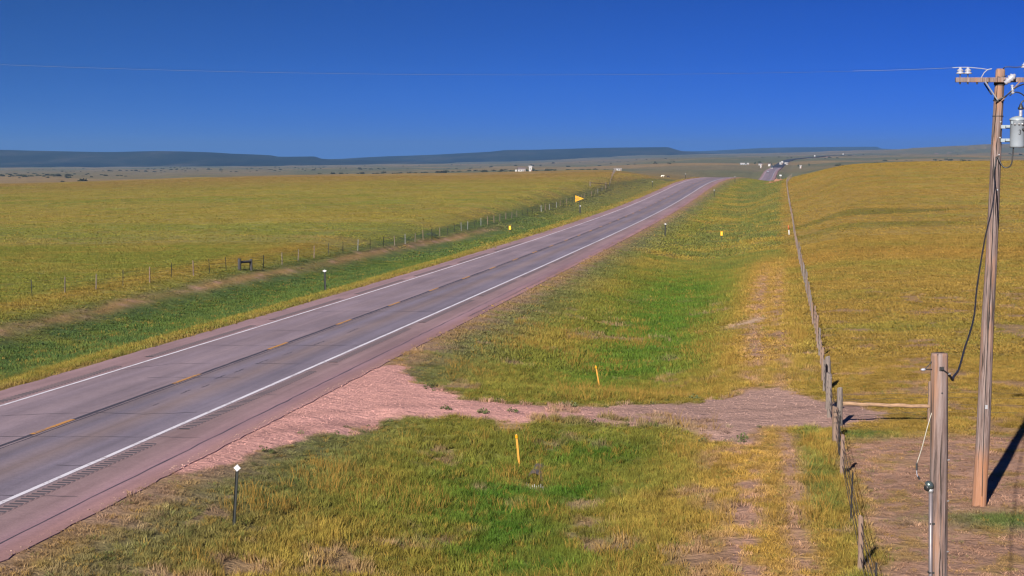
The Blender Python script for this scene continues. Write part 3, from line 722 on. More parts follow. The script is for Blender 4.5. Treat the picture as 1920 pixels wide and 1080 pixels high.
scatter('gravel_stones', stone_src(), np.stack([x, y, np.maximum(ground_z(x, y), np.where(road_t(x, y) < 6.2, road_z(y) + .012, -9)) + .004], 1), np.stack([rng.normal(0, .3, n), rng.normal(0, .3, n), rng.random(n)*6.28], 1),
        np.stack([s, s, s], 1), (c * (1 + rng.normal(0, .16, (n, 1)))).clip(.03, .5), 'loose pink and grey gravel strewn over the approach beside the highway', 'gravel')
# broad-leaved weeds along the edges of the approach
def weed_src():
    r = np.random.default_rng(19); mb = MB()
    for k in range(60):
        a = r.random()*6.283; d = .22*math.sqrt(r.random()); z = .02 + .26*r.random()*(1 - d/.3); c_ = np.array([d*math.cos(a), d*math.sin(a), z])
        mb.add(c_ + r.normal(0, .035, (3, 3)), [(0, 1, 2)])
    me = bpy.data.meshes.new('weed'); me.from_pydata(mb.v, [], mb.f); me.materials.append(GRASSM); return bpy.data.objects.new('weed', me)
x = np.concatenate([rng.random(900)*16 - 7, np.array([-2.2, -2.1, -1.0, -.9, .0, 1.7, 1.9, 2.1])]); y = np.concatenate([43 + rng.random(900)*20, np.array([55.2, 55.1, 54.6, 54.7, 55.2, 56.9, 57.0, 57.0])])
gd = poly_dist(x, y, GRAVEL); keep = (np.abs(gd) < .4) & (rng.random(len(x)) < .35); keep[-8:] = True; keep &= road_t(x, y) > 6.6; x, y = x[keep], y[keep]; n = len(x)
s = .3 + .6*rng.random(n)**2
scatter('edge_weeds', weed_src(), np.stack([x, y, ground_z(x, y)], 1), np.stack([x*0, x*0, rng.random(n)*6.28], 1), np.stack([s*1.2, s*1.2, s], 1),
        np.array([.075, .085, .036])*(1 + rng.normal(0, .25, (n, 1))).clip(.4, 1.6), 'dark green weeds along the edges of the gravel approach', 'weeds')
# dark scrub and junipers of the far plain
def scrub_src():
    r = np.random.default_rng(9); mb = MB()
    for k in range(70):
        p = r.normal(0, 1, 3); p /= np.linalg.norm(p); p *= .55 + .45*r.random(); p[2] = abs(p[2])*.8
        q = r.normal(0, .28, (3, 3)) + p; mb.add(q, [(0, 1, 2)])
    me = bpy.data.meshes.new('scrub'); me.from_pydata(mb.v, [], mb.f); me.materials.append(GRASSM); return bpy.data.objects.new('scrub', me)
n = 2600
y = 900*np.exp(rng.random(n)*math.log(4600/900)); x = (rng.random(n)*2 - 1)*.36*y
cl = fbm(x/180, y/500, 55); keep = (cl > .50 + .10*(x > 100)) & (np.abs(road_t(x, y)) > 25); x, y = x[keep], y[keep]; n = len(x)
s = 1.0 + 1.6*rng.random(n)**2
scatter('prairie_scrub', scrub_src(), np.stack([x, y, ground_z(x, y)], 1), np.stack([x*0, x*0, rng.random(n)*6.28], 1), np.stack([s*1.3, s*1.3, s], 1),
        np.array([.045, .048, .028])*(1 + rng.normal(0, .25, (n, 1))), 'dark scrub scattered over the far plain below the hills', 'scrub')

# ------------------------------------------------------------------ haze
def haze(density, col):
    mb = MB(); mb.box((0, 8000, 60), (36000, 19000, 260))
    m = bpy.data.materials.new('morning_haze'); m.use_nodes = True; nt = m.node_tree; nt.nodes.clear()
    out = nt.nodes.new('ShaderNodeOutputMaterial'); v = nt.nodes.new('ShaderNodeVolumePrincipled')
    v.inputs['Density'].default_value = density; v.inputs['Anisotropy'].default_value = .25; v.inputs['Color'].default_value = (*col, 1)
    nt.links.new(v.outputs[0], out.inputs['Volume'])
    return tag(mb.build('haze', m), 'thin blue morning haze lying over the whole prairie', 'haze', kind='stuff')
haze(.9e-4, (.22, .43, .78))
# ------------------------------------------------------------------ materials of the objects
def pole_mat():
    m, nt, bs, _ = nodes_of('weathered_pole_wood')
    g = noise(nt, 1.0, 7, .72, objco(nt, (17, 17, 1.0))); k = noise(nt, 1.0, 4, .6, objco(nt, (5, 5, .55))); s = noise(nt, 1.0, 3, .5, objco(nt, (22, 22, .30)))
    c = ramp(nt, g, [(.32, (.022, .015, .014)), (.43, (.095, .062, .055)), (.55, (.140, .102, .096)), (.72, (.215, .165, .155))])
    c = mix(nt, ramp(nt, k, [(.50, grey(0)), (.64, grey(1))]), c, mix(nt, .6, c, (.22, .10, .045)))
    c = mix(nt, ramp(nt, k, [(.30, grey(1)), (.42, grey(0))]), c, mix(nt, .6, c, (.10, .085, .085)))
    c = mix(nt, ramp(nt, s, [(.33, grey(1)), (.40, grey(0))]), c, (.025, .017, .014))
    sx_ = nt.nodes.new('ShaderNodeSeparateXYZ'); nt.links.new(objco(nt), sx_.inputs[0])
    low = ramp(nt, math_n(nt, 'MULTIPLY_ADD', k, .25, math_n(nt, 'MULTIPLY', sx_.outputs[2], .25)), [(.40, grey(1)), (.50, grey(0))])
    c = mix(nt, low, c, mix(nt, .55, c, (.26, .105, .04)))        # redder, less bleached timber near the butt
    nt.links.new(c, bs.inputs['Base Color']); bs.inputs['Roughness'].default_value = .88
    bump(nt, bs, math_n(nt, 'ADD', g, s), .9, .02)
    return m
M_POST = wood_mat('grey_post_wood', (.135, .092, .072), (.035, .024, .02), (.15, .08, .046), (45, 45, 3))
M_POSTG = wood_mat('silver_post_wood', (.115, .092, .082), (.035, .028, .026), None, (50, 50, 3))
M_POLE = pole_mat()
M_LPOST = wood_mat('dark_post_wood', (.11, .085, .066), (.04, .03, .025), None)
M_RAIL = wood_mat('peeled_rail_wood', (.22, .135, .080), (.07, .04, .024), None, (3, 40, 40))
M_DARKWOOD = wood_mat('dark_brace_wood', (.035, .033, .035), (.015, .014, .015), None)
M_STEEL = flat_mat('galvanised_steel', (.34, .34, .36), .5, .6, .2, 20)
M_TPOST = flat_mat('dark_green_steel', (.007, .009, .008), .6, .2, .3, 14)
M_TPOSTK = flat_mat('black_rusty_steel', (.018, .016, .016), .7, .2, .3, 14)
M_WIRE = flat_mat('fence_wire', (.045, .036, .032), .7, .2, .2, 30)
M_LINE = flat_mat('aluminium_conductor', (.022, .035, .06), .5, 0, .1, 10)
M_BLACK = flat_mat('black_insulation', (.012, .012, .014), .5, 0, .2, 30)
M_PORC = flat_mat('white_porcelain', (.22, .22, .26), .25, 0, .08, 10)
M_TANK = flat_mat('pale_grey_tank_paint', (.165, .185, .215), .4, 0, .10, 6)
M_BAR = flat_mat('light_grey_bracket', (.20, .235, .265), .45, .1, .1, 12)
M_REFL = flat_mat('white_reflector', (.34, .34, .36), .3, 0, .05, 20)
M_YSIGN = flat_mat('yellow_sign_sheet', (.42, .20, .0), .4, 0, .08, 10)
M_YPOST = flat_mat('amber_marker_plastic', (.36, .17, .015), .5, 0, .15, 8)
M_ORANGE = flat_mat('orange_marker_cap', (.28, .07, .015), .5, 0, .15, 8)
M_WPLAST = flat_mat('white_marker_plastic', (.34, .33, .31), .5, 0, .1, 8)
M_CONC = flat_mat('corrugated_culvert_steel', (.10, .085, .08), .6, .4, .3, 10)
M_WALL = flat_mat('white_siding', (.29, .28, .28), .7, 0, .08, 1)
M_WALLG = flat_mat('pale_grey_siding', (.17, .175, .18), .7, 0, .10, 1)
M_ROOF = flat_mat('dark_shingle_roof', (.10, .075, .075), .9, 0, .25, 2)
M_ROOFW = flat_mat('white_metal_roof', (.30, .29, .29), .5, 0, .08, 1)
M_GLASS = flat_mat('dark_glass', (.02, .025, .03), .1, 0, .1, 1)
M_DOOR = flat_mat('brown_door', (.12, .07, .05), .6, 0, .2, 2)
M_TYRE = flat_mat('tyre_rubber', (.015, .015, .016), .8, 0, .2, 6)
M_CARW = flat_mat('silver_car_paint', (.55, .56, .60), .3, .4, .05, 2)
M_TRUCKW = flat_mat('white_truck_paint', (.28, .28, .28), .35, 0, .05, 2)
M_CARD = flat_mat('dark_truck_paint', (.02, .022, .035), .3, 0, .1, 2)
M_LAMP = flat_mat('lamp_glass', (.8, .8, .75), .2, 0, .05, 5)
M_HIDE1 = flat_mat('pale_hide', (.55, .48, .42), .9, 0, .2, 3)
M_HIDE2 = flat_mat('dark_hide', (.035, .025, .02), .9, 0, .2, 3)
M_BARK = flat_mat('tree_bark', (.06, .045, .035), .9, 0, .3, 6)
M_LEAF = flat_mat('dull_leaf', (.035, .048, .024), .9, 0, .5, 1.2)
M_ROCK = flat_mat('rust_rock', (.20, .10, .06), .95, 0, .4, 3, .1)

# ------------------------------------------------------------------ delineators along the highway
def delineator_proto():
    root = thing('delineator_post', '', 'delineator')
    mb = MB(); prof = [(-.032, .0), (-.018, .022), (.018, .022), (.032, .0), (.036, .004), (.020, .027), (-.020, .027), (-.036, .004)]
    for z in (-.35, 1.42): mb.v += [(px, py, z) for px, py in prof]
    mb.f += [(i, (i+1) % 8, 8+(i+1) % 8, 8+i) for i in range(8)] + [tuple(range(7, -1, -1)), tuple(range(8, 16))]; mb.m += [0]*10
    mb.build('post', M_TPOST, root)
    mb = MB(); a = .082
    for yy in (-.012, -.004): mb.v += [(0, yy, 1.36 + a), (a, yy, 1.36), (0, yy, 1.36 - a), (-a, yy, 1.36)]
    mb.f += [(3, 2, 1, 0), (4, 5, 6, 7)] + [(i, (i+1) % 4, 4+(i+1) % 4, 4+i) for i in range(4)]; mb.m += [0]*6
    mb.build('reflector', M_REFL, root)
    mb = MB(); mb.tube([(0, -.02, 1.36), (0, -.01, 1.36)], .012, 8); mb.build('bolt', M_STEEL, root)
    return root
DEL = [(-6.25, 37.11, .07, 'leaning delineator post with white diamond reflector nearest the camera, beside the gravel approach'),
       (-13.13, 117.6, -.03, 'delineator post on the left shoulder across from the grassy ditch, nearest on that side'),
       (11.44, 281.0, 0., 'delineator post standing just below the yellow pennant sign'),
       (18.37, 201.1, .02, 'second delineator post on the right shoulder, left of the right-hand yellow object marker'),
       (43.32, 359.7, .0, 'third delineator post on the right shoulder before the crest'),
       (60.59, 456.5, .0, 'farthest delineator post on the right, at the crest where the road vanishes'),
       (35.73, 427.7, 0., 'third delineator post on the left shoulder, beyond the pennant sign'),
       (49.6, 480.5, 0., 'farthest delineator post on the left shoulder, at the crest')]
dp = delineator_proto()
for k, (x, y, ln, lab) in enumerate(DEL):
    o = dp if k == 0 else dup(dp)
    o.location = (x, y, gz(x, y) - .02); o.rotation_euler = (0, ln, 0); s = 1.03 if k == 0 else 1.12
    o.scale = (1, 1, s) if k == 0 else (2.0, 1, s); tag(o, lab, 'delineator', 'delineator posts along the highway')

# ------------------------------------------------------------------ culvert under the approach, with its stakes
def stake(x, y, top, label):
    z = gz(x, y); r = thing('marker_stake', label, 'stake', (x, y, z), 0, 'culvert marker stakes')
    mb = MB(); d = Vector((top[0] - x, top[1] - y, top[2] - z))
    pr = [(-.028, -.012), (.028, -.012), (.034, .004), (.020, .016), (-.020, .016), (-.034, .004)]
    for k, w in ((-.25, 1), (0, 1), (.5, .98), (.96, .94), (1, .5)):
        p = d*k; mb.v += [(p.x + a*w, p.y + b*w, p.z) for a, b in pr]
    mb.f += [(k*6+i, k*6+(i+1) % 6, k*6+6+(i+1) % 6, k*6+6+i) for k in range(4) for i in range(6)] + [tuple(range(5, -1, -1)), tuple(range(24, 30))]; mb.m += [0]*26
    mb.build('blade', M_YPOST, r)
    mb = MB(); p = d*.88; q = d*.97
    mb.tube([p, q], .043, 8); mb.build('reflective_band', M_YSIGN, r)
stake(.22, 49.1, (.126, 49.1, -.16), 'amber stake leaning beside the culvert mouth in the near grass')
stake(3.62, 68.8, (3.46, 68.8, -.54), 'amber stake leaning in the green ditch beyond the gravel approach')
cv = thing('culvert_pipe', 'dark open culvert mouth in the grass just right of the near amber stake', 'culvert', (.64, 46.95, gz(.64, 48.0) - .06))
mb = MB(); n = 20; pts = []
hd = Vector((.14, .99, .004)).normalized()
for k in range(46):
    pts.append(hd*(k*.12))
mb.tube(pts, [.24 + (.012 if k % 2 else 0) for k in range(46)], n, caps=False)
o_ = len(mb.v); mb.tube(pts, [.215 + (.012 if k % 2 else 0) for k in range(46)], n, caps=False)
mb.f += [(i, o_ + i, o_ + (i+1) % n, (i+1) % n) for i in range(n)]; mb.m += [0]*n
mb.v = [(a, b + c*2.2 + .45, c) for a, b, c in mb.v]
mb.build('pipe', M_CONC, cv, True)
mb = MB()
for k in range(9): mb.box((-.24 + .06*k, .10 + .02*math.sin(k*3.), -.10 + .03*math.sin(k*2.1)), (.012, .015, .26))
mb.build('pale_stems', M_STEEL, cv)  # thin upright slats standing for pale grass stems before the mouth

# ------------------------------------------------------------------ object markers and the pennant sign
def object_marker(x, y, ztop, label):
    z = gz(x, y); r = thing('object_marker', label, 'road marker', (x, y, z), 0, 'yellow object markers at the far culvert')
    h = ztop - z + .28
    mb = MB(); mb.box((0, .03, (h - .3)/2 - .15), (.06, .03, h - .3 + .3)); mb.build('post', M_TPOST, r)
    mb = MB(); mb.box((0, 0, h - .28), (.30, .012, .54), bev=.005); mb.build('panel', M_YSIGN, r)
    mb = MB(); mb.box((0, -.013, h - .28), (.17, .006, .40), bev=.002); mb.build('reflector', M_YSIGN2, r)
M_YSIGN2 = flat_mat('bright_yellow_reflector', (.55, .40, .03), .35, 0, .05, 10)
object_marker(-.28, 221, -.98, 'small yellow object marker in the left ditch, short of the pennant sign')
object_marker(25.47, 203.6, -.98, 'small yellow object marker in the right-hand ditch')
def text_mesh(body, size, extrude):
    cu = bpy.data.curves.new('lettering', 'FONT'); cu.body = body; cu.size = size; cu.extrude = extrude; cu.align_x = 'CENTER'; cu.align_y = 'CENTER'
    to = bpy.data.objects.new('lettering', cu); COL.objects.link(to); dg = bpy.context.evaluated_depsgraph_get(); dg.update()
    me = bpy.data.meshes.new_from_object(to.evaluated_get(dg)); bpy.data.objects.remove(to); return me
px, py = 11.55, 289.
sg = thing('pennant_sign', 'yellow pennant-shaped sign pointing right beside the left shoulder', 'road sign', (px, py, gz(px, py)))
zc = 1.31 - gz(px, py)
mb = MB(); mb.box((.05, .04, (zc + .4)/2 - .2), (.09, .05, zc + .8)); mb.build('post', M_TPOST, sg)
def pennant(s, y0, y1):
    mb = MB()
    for yy in (y0, y1): mb.v += [(-.66*s, yy, zc + .56*s), (-.66*s, yy, zc - .56*s), (.74*s, yy, zc - .03*s), (.74*s, yy, zc + .03*s)]
    mb.f += [(0, 1, 2, 3), (7, 6, 5, 4)] + [(i, 4+i, 4+(i+1) % 4, (i+1) % 4) for i in range(4)]; mb.m += [0]*6; return mb
pn = pennant(1, -.012, .008).build('panel', M_YSIGN, sg)
me = text_mesh('NO\nPASSING\nZONE', .2, .002); me.materials.append(M_BLACK)
to = link('lettering', me, pn); to.rotation_euler = (math.pi/2, 0, 0); to.location = (-.27, -.016, zc)

# white marker post with orange cap by the right fence
x, y = 31.98, 193.2; r = thing('utility_marker', 'white marker post with orange top beside the right-hand fence', 'marker post', (x, y, gz(x, y)))
mb = MB(); mb.tube([(0, 0, -.2), (-.06, 0, .62)], .075, 10); mb.build('post', M_WPLAST, r, True)
mb = MB(); mb.tube([(-.06, 0, .62), (-.13, 0, 1.08), (-.135, 0, 1.15)], [.08, .08, .05], 10); mb.build('cap', M_ORANGE, r, True)

# ------------------------------------------------------------------ fences
def wood_post_mesh(h, rb, rt, seed, n=9, slant=.03):
    r = np.random.default_rng(seed); mb = MB(); ks = [-.35, 0, .3*h, .65*h, .97*h, h]
    off = r.normal(0, .006, (6, 2)); ph = 1 + r.normal(0, .07, n)
    o = 0
    for k, z in enumerate(ks):
        rr = rb + (rt - rb)*max(0, z)/h; rr = rr*(.8 if k == 5 else 1)
        for i in range(n):
            q = 6.283*i/n; tilt = slant*math.cos(q)*(k >= 4)
            mb.v.append((off[k, 0] + rr*ph[i]*math.cos(q), off[k, 1] + rr*ph[i]*math.sin(q), z + tilt))
    mb.f += [(k*n+i, k*n+(i+1) % n, k*n+n+(i+1) % n, k*n+n+i) for k in range(5) for i in range(n)] + [tuple(range(5*n, 6*n))]
    me = bpy.data.meshes.new('post'); me.from_pydata(mb.v, [], mb.f); return me
def tpost_mesh(h):
    mb = MB(); mb.box((0, 0, h/2 - .15), (.038, .007, h + .3)); mb.box((0, .018, h/2 - .15), (.007, .03, h + .3))
    for k in range(10): mb.box((0, -.006, .2 + k*(h - .3)/9), (.014, .006, .02))
    me = bpy.data.meshes.new('post'); me.from_pydata(mb.v, [], mb.f); return me
def with_mat(me, m): me.materials.append(m); return me
WOOD = [with_mat(wood_post_mesh(1.22 + .06*k, .07 + .006*k, .062 + .004*k, 30 + k), (M_POST, M_POSTG)[k % 2]) for k in range(4)]
BIG = [with_mat(wood_post_mesh(1.25, .115, .10, 40, 11), M_POSTG), with_mat(wood_post_mesh(1.10, .105, .092, 41, 11), M_POST)]
TP = [with_mat(tpost_mesh(1.12), M_TPOST), with_mat(tpost_mesh(1.2), M_TPOSTK), with_mat(tpost_mesh(1.12), M_STEEL)]
def put_post(me, x, y, f, lean=(0, 0), name='post', sink=0., s=1.):
    o = link(name, me, f); o.location = (x - f.location.x, y - f.location.y, gz(x, y) - sink - f.location.z)
    o.rotation_euler = (lean[0], lean[1], random.random()*6); o.scale = (s, s, 1); return o
def wires(f, pts, hs, rad, mat):
    for h in hs:
        mb = MB(); mb.tube([(x - f.location.x, y - f.location.y, gz(x, y) + h + random.uniform(-.03, .03) - f.location.z) for x, y in pts], rad, 4, caps=False)
        mb.build('wire', mat, f)
# right-hand fence
RF_T = ([20, 34.2, 38.9, 44.7, 50.5, 58.3, 69, 84, 112, 150, 220, 298, 372, 480], [22.5, 22.72, 22.85, 23.0, 23.16, 23.24, 23.56, 23.87, 24.2, 24.47, 24.7, 24.5, 24.4, 24.3])
def rf(y):
    t = float(np.interp(y, *RF_T)); xx = float(road_x(y)) + t/math.cos(float(road_h(y))); return xx, y
x0, y0 = rf(50.5)
F1 = thing('roadside_fence', 'weathered wooden post and wire fence running along the right verge to the crest', 'fence', (x0, y0, gz(x0, y0)))
rows = [(25.5, 0), (34.2, 0), (44.7, 0), (55.4, 3), (61.8, 1), (64.6, 2)]
yy = 69.5
while yy < 462: rows.append((yy, int(rng.integers(0, 4)))); yy += (3.1 if yy < 150 else 4.6) + rng.normal(0, .4)
pts = [(rf(25.5)[0], 25.5)]
for y, k in rows:
    x, _ = rf(y); put_post(WOOD[k], x, y, F1, (rng.normal(0, .035), rng.normal(0, .045)), sink=abs(rng.normal(0, .09)), s=.85 if y < 60 else (.7 if y < 90 else .5))
for y, k in ((30., 2), (38.95, 1), (47.8, 1)):
    x, _ = rf(y); put_post(TP[1], x, y, F1, (.0, -.03))
x, _ = rf(50.5); put_post(BIG[1], x, 50.5, F1, (.02, .03))
x, _ = rf(57.2); put_post(BIG[0], x + .05, 57.2, F1, (.0, .0))
x, _ = rf(62.3); put_post(BIG[0], x + .18, 62.3, F1, (.03, -.02))
wires(F1, [rf(y) for y in list(np.arange(25.5, 70, 4.)) + list(np.arange(70, 464, 10.))], (.3, .55, .8, 1.02), .007, M_WIRE)
for q in (.62, .80, .95):                                 # wire wraps on the corner post
    mb = MB(); x, _ = rf(50.5); mb.tube([(.11*math.cos(a) + .02, .11*math.sin(a), q + .03*math.sin(a*1.5)) for a in np.linspace(0, 12.4, 40)], .006, 4); mb.build('wire_wrap', M_WIRE, F1)
# cross fence to the right with its peeled rail
F2 = thing('cross_fence', 'short cross fence with a peeled horizontal rail, behind the tall service pole', 'fence', (10.55, 53.5, gz(10.55, 53.5)))
put_post(BIG[0], 10.55, 53.5, F2, (0, .02), s=.9); put_post(WOOD[2], 13.44, 53.4, F2, s=1.2); put_post(WOOD[3], 18.6, 53.2, F2); put_post(WOOD[1], 24, 53., F2)
mb = MB(); zb = gz(10.55, 53.5); n = 14
mb.tube([(.08 + (2.83)*k/(n-1), -.09 - .05*k/(n-1), .117 - zb - .087*k/(n-1) + .012*math.sin(k*1.7)) for k in range(n)], [.062 + .004*math.sin(k*2.3) for k in range(n)], 10); mb.build('rail', M_RAIL, F2, True)
wires(F2, [(10.55, 53.5), (13.44, 53.4), (18.6, 53.2), (24, 53.)], (.35, .6, .82, 1.0), .005, M_WIRE)
mb = MB(); mb.tube([(.05, -.1, 1.0), (1.4, -.12, .66), (2.85, -.1, .25)], .005, 4); mb.build('tension_wire', M_WIRE, F2)
# left-hand fence
LF = [(-31.6, 100.2), (-30.02, 104.5), (-28.89, 108.), (-27.6, 110.9), (-26.6, 114.2), (-25.5, 117.7), (-24.83, 122.), (-23.86, 125.3), (-23.2, 128.4), (-22.4, 131.2), (-21.75, 133.5), (-21.23, 134.9), (-19.76, 142.2), (-18.6, 150.5), (-17.04, 159.7),
      (-14.7, 171.), (-11.2, 189.7), (-8., 209.3), (-4.4, 232.3), (0, 258.5), (3.5, 277.6), (8.9, 312.4), (17.4, 366.), (23.6, 408.), (25.3, 428.6), (27.7, 461.), (33.6, 552.)]
F3 = thing('prairie_fence', 'long thin post and wire fence across the left-hand prairie field', 'fence', (-30.02, 104.5, gz(-30.02, 104.5)))
LWOOD = [with_mat(wood_post_mesh(1.05, .055, .05, 70), M_LPOST), with_mat(wood_post_mesh(1.15, .06, .055, 71), M_POST)]
kinds = [0, 0, 2, 2, 0, 3, 0, 4, 0, 0]
for k, (x, y) in enumerate(LF[:10]):
    me = {0: TP[0], 2: LWOOD[0], 3: LWOOD[1], 4: LWOOD[1]}[kinds[k]]
    put_post(me, x, y, F3, (rng.normal(0, .03), rng.normal(0, .03)), s=1.2 if kinds[k] == 0 else .75)
DB = with_mat(wood_post_mesh(.92, .14, .13, 50), M_DARKWOOD)
for x, y in ((-21.75, 133.5), (-21.05, 134.9)): put_post(DB, x, y, F3, name='brace_post')
mb = MB(); a = Vector((-21.75, 133.5, gz(-21.75, 133.5) + .62)) - F3.location; b = Vector((-21.05, 134.9, gz(-21.05, 134.9) + .74)) - F3.location
mb.tube([a, b], .10, 8); mb.build('brace_rail', M_DARKWOOD, F3)
seg = [Vector((x, y, 0)) for x, y in LF[11:]]; d_acc = 0; nxt = 3.4
for p, q in zip(seg[:-1], seg[1:]):
    L_ = (q - p).length
    while nxt <= d_acc + L_:
        w = p.lerp(q, (nxt - d_acc)/L_); k = int(rng.integers(0, 6))
        put_post(TP[0] if k < 3 else (TP[2] if k == 3 else LWOOD[k - 4]), w.x, w.y, F3, (rng.normal(0, .03), rng.normal(0, .03)), s=(1.5 if k < 4 else .75)); nxt += 4.9 + rng.normal(0, .3)
    d_acc += L_
wires(F3, LF, (.35, .65, .95), .006, M_WIRE)
for (xa, ya), (xb, yb) in (((17.9, 385.), (22.6, 404.)), ((30.5, 500.), (34.2, 556.))):      # pale braces at the bends
    for x, y in ((xa, ya), (xb, yb)): put_post(BIG[0], x, y, F3, name='brace_post')
    if ya < 450:
        mb = MB(); mb.tube([Vector((xa, ya, gz(xa, ya) + 1.0)) - F3.location, Vector((xb, yb, gz(xb, yb) + .9)) - F3.location], .07, 8); mb.build('brace_rail', M_RAIL, F3)

# ------------------------------------------------------------------ tall utility pole
UB = Vector((11.52, 40.8, -.60)); UT = Vector((11.80, 40.8, 10.10))
up = thing('utility_pole', 'tall wooden power pole with crossarm at the right edge', 'utility pole', UB)
def along(z): k = (z - UB.z)/(UT.z - UB.z); return UB.lerp(UT, k) - UB
mb = MB(); zs = [-.9, -.6, 0, 1, 2.5, 4, 5.5, 7, 8.5, 9.6, 10.08, 10.12]
mb.tube([along(z) + Vector((.012*math.sin(z*1.3), .01*math.cos(z*1.1), 0)) for z in zs], [.178 - .0062*(z + .6) for z in zs[:-1]] + [.09], 18)
mb.build('shaft', M_POLE, up, True)
ca = Vector((0, -.17, 9.84)) - Vector((0, 0, UB.z))
mb = MB(); cx0 = 10.68 - UB.x; cx1 = 12.93 - UB.x
mb.box(((cx0 + cx1)/2, -.17, 9.845 - UB.z), (cx1 - cx0, .09, .115), bev=.012); mb.build('crossarm', M_POLE, up)
def insulator(p, s=1.):
    mb = MB(); mb.lathe(p, [(.014*s, -.10*s), (.014*s, 0), (.085*s, .005*s), (.088*s, .02*s), (.06*s, .045*s), (.05*s, .06*s), (.072*s, .066*s), (.074*s, .08*s), (.05*s, .10*s), (.03*s, .115*s), (.032*s, .135*s), (.02*s, .145*s)], 14)
    mb.build('insulator', M_PORC, up, True)
ix = [10.79 - UB.x, 10.975 - UB.x, 12.62 - UB.x, 12.80 - UB.x]
for q in ix: insulator(Vector((q, -.17, 9.985 - UB.z)), 1.12)
for q in ix[:2] + [11.2 - UB.x, 11.45 - UB.x]:
    mb = MB(); mb.tube([(q, -.17, 9.74 - UB.z), (q, -.17, 9.80 - UB.z)], .022, 8); mb.build('pin_bolt', M_TPOSTK, up)
for q, e in ((11.38, 11.72), (12.22, 11.80)):
    mb = MB(); mb.tube([(q - UB.x, -.23, 9.80 - UB.z), (e - UB.x, -.17, 9.34 - UB.z)], .017, 6); mb.build('brace', M_STEEL if q < 11.5 else M_POLE, up)
mb = MB(); mb.tube([(11.45 - UB.x, .12, 9.78 - UB.z), (11.64 - UB.x, .12, 9.5 - UB.z)], .017, 6); mb.build('brace', M_TPOSTK, up)
mb = MB(); mb.tube([(11.30 - UB.x, -.17, 9.90 - UB.z), (11.36 - UB.x, -.2, 10.02 - UB.z), (11.44 - UB.x, -.2, 10.09 - UB.z), (11.54 - UB.x, -.2, 10.11 - UB.z)], .012, 6); mb.build('horn', M_PORC, up)
# fuse cutout on the arm
ct = MB(); ct.lathe((11.955 - UB.x, -.30, 9.86 - UB.z), [(.03, -.16), (.06, -.14), (.05, -.1), (.085, -.06), (.06, -.02), (.10, .02), (.07, .05), (.095, .09), (.05, .12), (.03, .16)], 14, axis=(.6, -.1, .55)); cutout = ct.build('fuse_cutout', M_PORC, up, True)
ct = MB(); ct.tube([(12.0 - UB.x, -.32, 9.72 - UB.z), (12.02 - UB.x, -.34, 9.50 - UB.z)], .028, 10)
for k in range(4): ct.lathe((12.005 - UB.x + .005*k, -.322 - .005*k, 9.70 - UB.z - .055*k), [(.028, -.012), (.052, 0), (.028, .012)], 12)
ct.build('arrester', M_PORC, up, True)
def band(z, r, h, m, name='band'):
    p = along(z); b_ = MB(); b_.tube([p - Vector((0, 0, h/2)), p + Vector((0, 0, h/2))], r, 18); b_.build(name, m, up)
band(9.76, .135, .07, M_TPOSTK); band(8.98, .134, .02, M_TPOSTK); band(9.36, .133, .03, M_TPOSTK)
for z in (9.40, 8.84, 8.05, 7.2, 8.46):
    p = along(z); b_ = MB(); b_.tube([p + Vector((.03, -.15, 0)), p + Vector((.03, -.11, 0))], .018, 8); b_.build('bolt', M_STEEL, up)
def cablep(pts, rad, mat, parent, name='jumper', n=7):
    pts = np.array(pts, float); s = np.concatenate([[0], np.cumsum(np.linalg.norm(np.diff(pts, axis=0), axis=1))]); q = np.linspace(0, s[-1], max(12, len(pts)*5))
    P_ = np.stack([spline(s, pts[:, k], q) for k in range(3)], 1); mb = MB(); mb.tube([Vector(p) for p in P_], rad, n); return mb.build(name, mat, parent, True)
def U(x, y, z): return (x - UB.x, y, z - UB.z)
cablep([U(11.66, -.16, 9.31), U(11.74, -.19, 9.38), U(11.84, -.2, 9.43), U(11.93, -.26, 9.50), U(12.0, -.32, 9.58), U(12.1, -.32, 9.66), U(12.3, -.25, 9.74)], .016, M_BLACK, up)
cablep([U(11.95, -.32, 9.46), U(12.02, -.34, 9.53), U(12.14, -.34, 9.54), U(12.28, -.33, 9.47), U(12.42, -.33, 9.32)], .016, M_BLACK, up)
cablep([U(12.212, -.33, 9.20), U(12.235, -.33, 9.30), U(12.30, -.33, 9.345), U(12.40, -.33, 9.32), U(12.45, -.33, 9.2)], .018, M_BLACK, up)
cablep([U(11.86, -.02, 10.06), U(11.87, -.1, 10.145), U(11.95, -.12, 10.16), U(12.12, -.14, 10.15), U(12.31, -.17, 10.17)], .012, M_BLACK, up)
insulator(Vector(U(12.33, -.17, 10.13)), .9)
cablep([U(11.72, -.155, 9.8), U(11.82, -.2, 9.83), U(11.92, -.25, 9.86)], .016, M_BLACK, up)
cablep([U(11.70, -.14, 9.92), U(11.8, -.15, 9.905), U(11.9, -.2, 9.95)], .014, M_BLACK, up)
# low grey ground wire stapled down the shaft
cablep([U(11.69, -.17, 8.0), U(11.645, -.176, 6.0), U(11.60, -.18, 4.0), U(11.55, -.185, 2.0), U(11.53, -.185, -.3)], .009, M_TPOSTK, up, 'ground_wire', 5)

